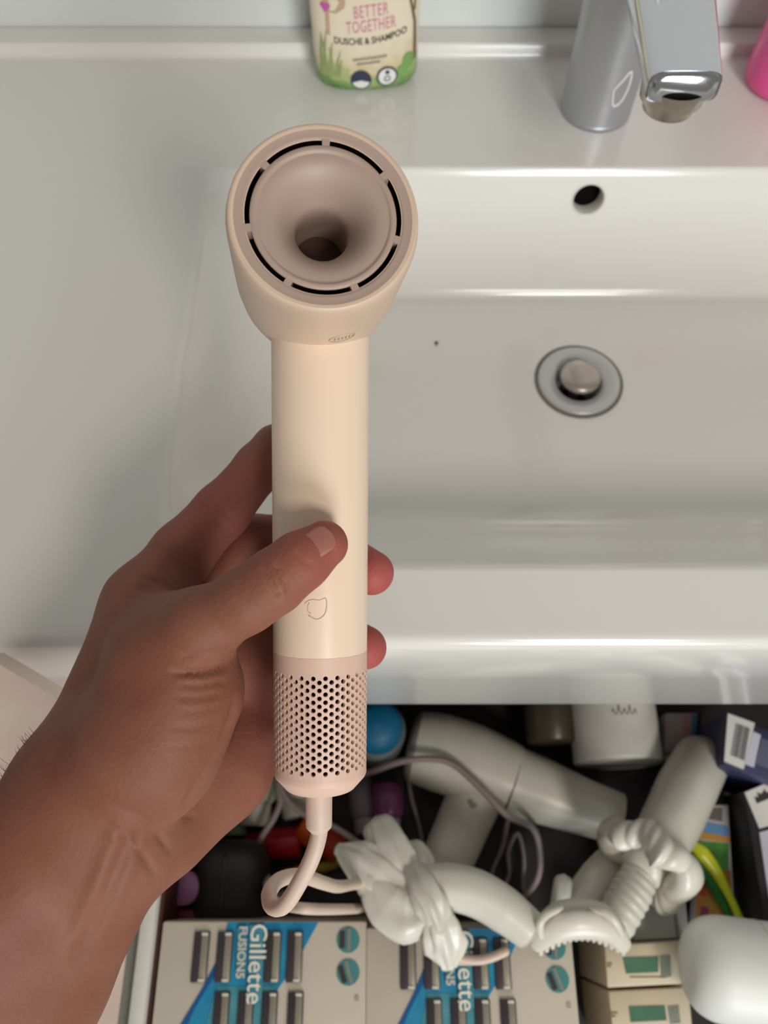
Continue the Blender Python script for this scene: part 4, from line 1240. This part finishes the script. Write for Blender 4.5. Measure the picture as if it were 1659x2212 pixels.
# ---- cartons on the right
def carton(name, label, cat, pix, zt, m, zb=None, bevel=0.0012):
    cs = [at(p[0], p[1], zt) for p in pix]
    ce = sum(cs, Vector()) / 4
    zb_ = DB if zb is None else zb
    t = thing(name, (ce.x, ce.y, Z(zb_)), label, cat)
    obj('carton', quadbox(cs, zt - zb_ - 0.0005, bevel), m, t, sharp=40)
    return t, prints_on(zt)
def pp(parent, name, Bq, pix, m, th=0.0004):
    return obj(name, plate([Bq(*p) for p in pix], th), m, parent, smooth=False)
t, Bq = carton('small_carton', 'small pinkish carton with a blue edge right of the white tub', 'carton', [(1436, 1625), (1502, 1625), (1508, 1540), (1438, 1540)], -0.285, mat('carton_pinkgrey', (180, 168, 168), 0.5))
pp(t, 'blue_edge', Bq, [(1492, 1618), (1501, 1618), (1507, 1544), (1495, 1544)], mat('edge_blue', (86, 140, 176), 0.5))
pp(t, 'pink_band', Bq, [(1474, 1618), (1489, 1618), (1491, 1544), (1476, 1544)], mat('band_pink', (200, 150, 142), 0.5))
t, Bq = carton('grey_carton', 'narrow dark grey carton between the pinkish and the barcode cartons', 'carton', [(1512, 1640), (1548, 1640), (1556, 1525), (1526, 1525)], -0.275, mat('carton_greybrown', (92, 84, 80), 0.5))
pp(t, 'brown_label', Bq, [(1522, 1615), (1544, 1615), (1548, 1560), (1528, 1560)], mat('label_brown', (104, 80, 74), 0.5))
t, Bq = carton('barcode_carton', 'navy carton with a white barcode label near the right picture edge', 'carton', [(1563, 1652), (1700, 1706), (1735, 1610), (1568, 1540)], -0.225, mat('carton_navy', (54, 58, 92), 0.45), zb=-0.300)
lb = pp(t, 'white_label', Bq, [(1564, 1645), (1606, 1662), (1630, 1562), (1572, 1541)], mat('label_white', (226, 224, 218), 0.45))
pp(t, 'white_label', Bq, [(1608, 1650), (1628, 1658), (1643, 1588), (1626, 1580)], mat('label_lilac', (206, 206, 222), 0.45), 0.0006)
for k in range(7):
    o_ = 6.0 * k
    obj('barcode_bar', plate([Bq(1578 + o_ * 0.75, 1632 + o_ * 0.3), Bq(1580 + o_ * 0.75 + 1.2 * (k % 3), 1633 + o_ * 0.3), Bq(1592 + o_ * 0.75 + 1.2 * (k % 3), 1564 + o_ * 0.3), Bq(1590 + o_ * 0.75, 1563 + o_ * 0.3)], 0.0008), mat('bar_grey', (120, 122, 122), 0.5), lb, smooth=False)
for k in range(6):
    o_ = 6 * k
    obj('printed_line', plate([Bq(1634 + o_, 1650 + o_ * 0.4), Bq(1636 + o_, 1651 + o_ * 0.4), Bq(1650 + o_, 1596 + o_ * 0.4), Bq(1648 + o_, 1595 + o_ * 0.4)], 0.0005), mat('line_lilac', (150, 150, 176), 0.5), t, smooth=False)
t, Bq = carton('black_white_carton', 'black carton with a white label and a dark crown at the right edge', 'carton', [(1655, 2005), (1740, 2005), (1700, 1672), (1606, 1710)], -0.235, mat('carton_black', (30, 28, 30), 0.45), zb=-0.2748)
pp(t, 'white_label', Bq, [(1640, 1790), (1690, 1775), (1660, 1690), (1608, 1712)], mat('label_white', (226, 224, 218), 0.45))
pp(t, 'crown_mark', Bq, [(1634, 1736), (1662, 1725), (1664, 1712), (1654, 1712), (1652, 1705), (1644, 1716), (1634, 1712), (1638, 1722), (1629, 1722)], M_ink, 0.0008)
pp(t, 'lilac_label', Bq, [(1668, 1990), (1700, 1990), (1690, 1785), (1640, 1798)], mat('label_lilac', (206, 206, 222), 0.45))
t, Bq = carton('black_carton', 'plain black carton between the colourful packet and the crown carton', 'carton', [(1540, 2000), (1670, 2000), (1640, 1715), (1535, 1720)], -0.275, mat('carton_black', (30, 28, 30), 0.45))
for k in range(6):
    pp(t, 'printed_line', Bq, [(1598, 1800 + 24 * k), (1626, 1800 + 24 * k), (1626, 1806 + 24 * k), (1598, 1806 + 24 * k)], mat('line_dark', (60, 58, 62), 0.5))
t, Bq = carton('colourful_packet', 'white packet printed with blue, green and orange under the green toothbrush', 'packet', [(1500, 2010), (1590, 2010), (1574, 1738), (1512, 1740)], -0.262, mat('packet_white', (210, 204, 202), 0.45), zb=-0.2748)
pp(t, 'grey_band', Bq, [(1508, 1765), (1560, 1775), (1560, 1745), (1520, 1745)], mat('band_grey', (110, 106, 104), 0.5))
pp(t, 'blue_band', Bq, [(1508, 1805), (1575, 1812), (1572, 1785), (1512, 1772)], mat('band_blue', (104, 156, 206), 0.5))
pp(t, 'orange_band', Bq, [(1508, 1812), (1576, 1820), (1576, 1808), (1508, 1796)], mat('band_orange', (206, 150, 60), 0.5), 0.0006)
pp(t, 'green_band', Bq, [(1506, 1880), (1574, 1880), (1574, 1822), (1508, 1816)], mat('band_green', (70, 140, 50), 0.5, var=0.4, vscale=90))
pp(t, 'olive_band', Bq, [(1503, 1990), (1584, 1990), (1578, 1880), (1506, 1880)], mat('band_olive', (150, 130, 40), 0.5, rgb2=(180, 100, 30), vscale=70))
pp(t, 'red_patch', Bq, [(1490 + 14, 1930), (1524, 1936), (1520, 1912), (1506, 1910)], mat('patch_red', (170, 50, 30), 0.5), 0.0006)
pp(t, 'magenta_patch', Bq, [(1512, 1985), (1532, 1985), (1530, 1960), (1514, 1958)], mat('patch_magenta', (130, 40, 90), 0.5), 0.0006)
tb = thing('toothbrush', at(1550, 1900, -0.262), 'yellow and green toothbrush lying diagonally on the colourful packet', 'toothbrush')
tp = [at(1492, 1822, -0.250), at(1516, 1842, -0.250), at(1545, 1880, -0.2525), at(1575, 1935, -0.2555), at(1608, 2005, -0.2565)]
obj('brush_handle', tube(spline(tp, 8), [0.0030, 0.0058, 0.0048, 0.0032, 0.0026], 16, flat=(0.7, 1.0), cap='round'), mat('brush_yellow', (206, 214, 40), 0.3), tb)
tp2 = [p - Vector((0.0045, 0.0045, 0.0032)) for p in (Vector(q) for q in tp)]
obj('rubber_back', tube(spline(tp2, 8), [0.0022, 0.0056, 0.0050, 0.0032, 0.0024], 16, flat=(0.6, 1.0), cap='round'), mat('brush_green', (24, 110, 40), 0.4), tb)

# ---- things left of the old dryer
def bottle_lying(name, label, cat, a, b_, r, m, capm, capfrac=0.25, z=None, group=None):
    p = Vector(a); q = Vector(b_); d = q - p; L = d.length; d.normalize()
    t = thing(name, (p + q) / 2 - Vector((0, 0, r)), label, cat, group)
    Lb = L * (1 - capfrac)
    obj('body', lathe([(0.0, 0.0), (r * 0.85, 0.0003), (r, 0.003), (r, Lb * 0.86), (r * 0.8, Lb * 0.97), (r * 0.62, Lb)], p, d, 32, close=False), m, t)
    obj('cap', lathe([(0.0, Lb - 0.001), (r * 0.82, Lb - 0.0005), (r * 0.82, L - 0.002), (r * 0.74, L), (0.0, L + 0.0002)], p, d, 32, close=False), capm, t, sharp=45)
    return t
blue = thing('blue_bottle', at(826, 1580, DB), 'bright blue round capped bottle half hidden behind the perforated handle end', 'bottle')
c = at(815, 1570, -0.255)
obj('body', lathe([(0.0, DB + 0.255 + 0.0005), (0.021, DB + 0.255 + 0.0005), (0.023, -0.074), (0.0235, -0.012), (0.020, -0.004)], c, (0, 0, 1), 36, close=False), mat('bottle_grey', (120, 132, 132), 0.35), blue)
obj('cap', lathe([(0.0205, -0.010), (0.0212, -0.006), (0.0205, 0.004), (0.017, 0.010), (0.010, 0.0135), (0.0, 0.0145)], c, (0, 0, 1), 36, close=False), mat('cap_blue', (8, 104, 146), 0.5), blue)
bottle_lying('purple_bottle', 'small purple bottle lying left of the old hair dryer', 'bottle', at(836, 1690, -0.318), at(838, 1806, -0.318), 0.0135, mat('purple_plastic', (120, 62, 100), 0.3), mat('cap_clear', (160, 150, 156), 0.2), 0.3)
bottle_lying('grey_tube', 'grey lilac tube lying beside the purple bottle', 'tube', at(776, 1680, -0.322), at(790, 1800, -0.322), 0.011, mat('tube_lilac', (120, 106, 112), 0.4), mat('tube_cap', (140, 128, 134), 0.4), 0.25)
bottle_lying('red_tube', 'bright red tube lying left of the hanging cord', 'tube', at(650, 1818, -0.321), at(532, 1826, -0.321), 0.0125, mat('red_plastic', (176, 14, 28), 0.35), mat('red_cap', (130, 10, 20), 0.35), 0.25)
bottle_lying('orange_bottle', 'orange bottle with a red cap behind the hanging cord', 'bottle', at(655, 1776, -0.319), at(735, 1838, -0.319), 0.0145, mat('orange_plastic', (216, 92, 16), 0.35), mat('orange_red_cap', (180, 50, 24), 0.35), 0.4)
yb_ = thing('yellow_brush', at(720, 1865, DB), 'yellow olive brush handle lying behind the cord loop', 'brush')
obj('brush_handle', tube(spline([at(640, 1880, -0.330), at(700, 1872, -0.329), at(745, 1855, -0.329), at(790, 1838, -0.330)], 6), [0.0035, 0.0048, 0.0042, 0.003], 14, cap='round'), mat('brush_olive', (160, 132, 30), 0.4), yb_)
obj('brush_ferrule', tube([at(632, 1881, -0.3305), at(600, 1884, -0.3305)], [0.0040, 0.0040], 14), mat('ferrule', (120, 100, 70), 0.35, metal=0.6), yb_)
pouch = thing('black_pouch', at(490, 1910, DB), 'black cosmetic pouch behind the left razor pack', 'pouch')
pcx = at(500, 1905, -0.29)
obj('pouch_body', loft([((pcx.x, pcx.y + t, pcx.z), 0.030 * f, 0.035 * f, 0.0) for t, f in ((-0.030, 0.55), (-0.027, 0.85), (-0.015, 0.98), (0.0, 1.0), (0.015, 0.98), (0.026, 0.86), (0.030, 0.55))], p=3.0), mat('pouch_black', (34, 30, 30), 0.55, bump=0.2, bscale=400), pouch)
obj('zip', tube([Vector((pcx.x, pcx.y + t, pcx.z + 0.0352)) for t in np.linspace(-0.018, 0.018, 8)], 0.0010, 6), mat('zip_grey', (70, 66, 66), 0.4, metal=0.5), pouch)
lc = at(398, 1918, -0.262)
lj = thing('lilac_capped_jar', (lc.x, lc.y, Z(DB)), 'clear jar with a lilac lid beside the black pouch', 'jar')
obj('jar_body', lathe([(0.0, DB + 0.262 + 0.0005), (0.0115, DB + 0.262 + 0.0005), (0.0125, -0.07), (0.0130, -0.006), (0.0128, 0.0)], lc, (0, 0, 1), 36, close=False), mat('jar_smoke', (84, 74, 76), 0.25), lj)
obj('jar_lid', lathe([(0.0122, -0.004), (0.0122, 0.003), (0.011, 0.0048), (0.0, 0.0056)], lc, (0, 0, 1), 36, close=False), mat('lid_lilac', (170, 112, 160), 0.4), lj)
tag(obj('red_strip', rbox(at(410, 1973, -0.30), (0.03, 0.008, 0.069), bevel=0.002), mat('dark_red_card', (110, 30, 34), 0.5)), 'dark red card edge between the lilac jar and the razor pack', 'card')
bottle_lying('green_white_tube', 'white and green tube beside the little finger side of the hand', 'tube', at(560, 1640, -0.316), at(548, 1785, -0.316), 0.0165, mat('tube_greenwhite', (196, 202, 184), 0.4, rgb2=(150, 166, 140), vscale=60), mat('tube_cap_white', (196, 192, 180), 0.4), 0.3)
bottle_lying('white_tube', 'short white tube beside the green and white tube', 'tube', at(508, 1700, -0.320), at(506, 1806, -0.320), 0.0130, mat('tube_white', (220, 214, 200), 0.4), mat('tube_cap_green', (110, 130, 100), 0.4), 0.3)
bottle_lying('white_bottle', 'white bottle lying directly behind the cord strain relief', 'bottle', at(636, 1640, -0.313), at(652, 1765, -0.313), 0.0195, mat('bottle_white', (214, 210, 196), 0.4), mat('bottle_cap_white', (170, 166, 154), 0.4), 0.25)
tag(obj('navy_lid', lathe([(0.0, 0.0), (0.0095, 0.0004), (0.010, 0.002), (0.010, 0.012), (0.0088, 0.014), (0.0, 0.0145)], at(604, 1656, -0.3345), (0, 0, 1), 28, close=False), mat('lid_navy', (30, 34, 90), 0.4), origin=at(604, 1656, -0.3345)), 'navy blue round lid between the white tubes', 'lid')
cb = thing('lilac_cable', at(600, 1800, -0.31), 'thin lilac charging cable curling left of the hanging cord', 'cable')
obj('cable', tube(spline([at(600, 1935, -0.315), at(566, 1905, -0.302), at(553, 1860, -0.297), at(562, 1815, -0.290), at(590, 1770, -0.288), at(606, 1730, -0.288), at(602, 1690, -0.285), at(622, 1730, -0.285), at(668, 1765, -0.286), at(720, 1785, -0.288), at(775, 1822, -0.292), at(810, 1850, -0.30)], 8), 0.0026, 10, cap='round'), M_cord, cb)
obj('plug', rbox(at(606, 1940, -0.318), (0.012, 0.008, 0.007), rot=0.6, bevel=0.0015), M_cord, cb)
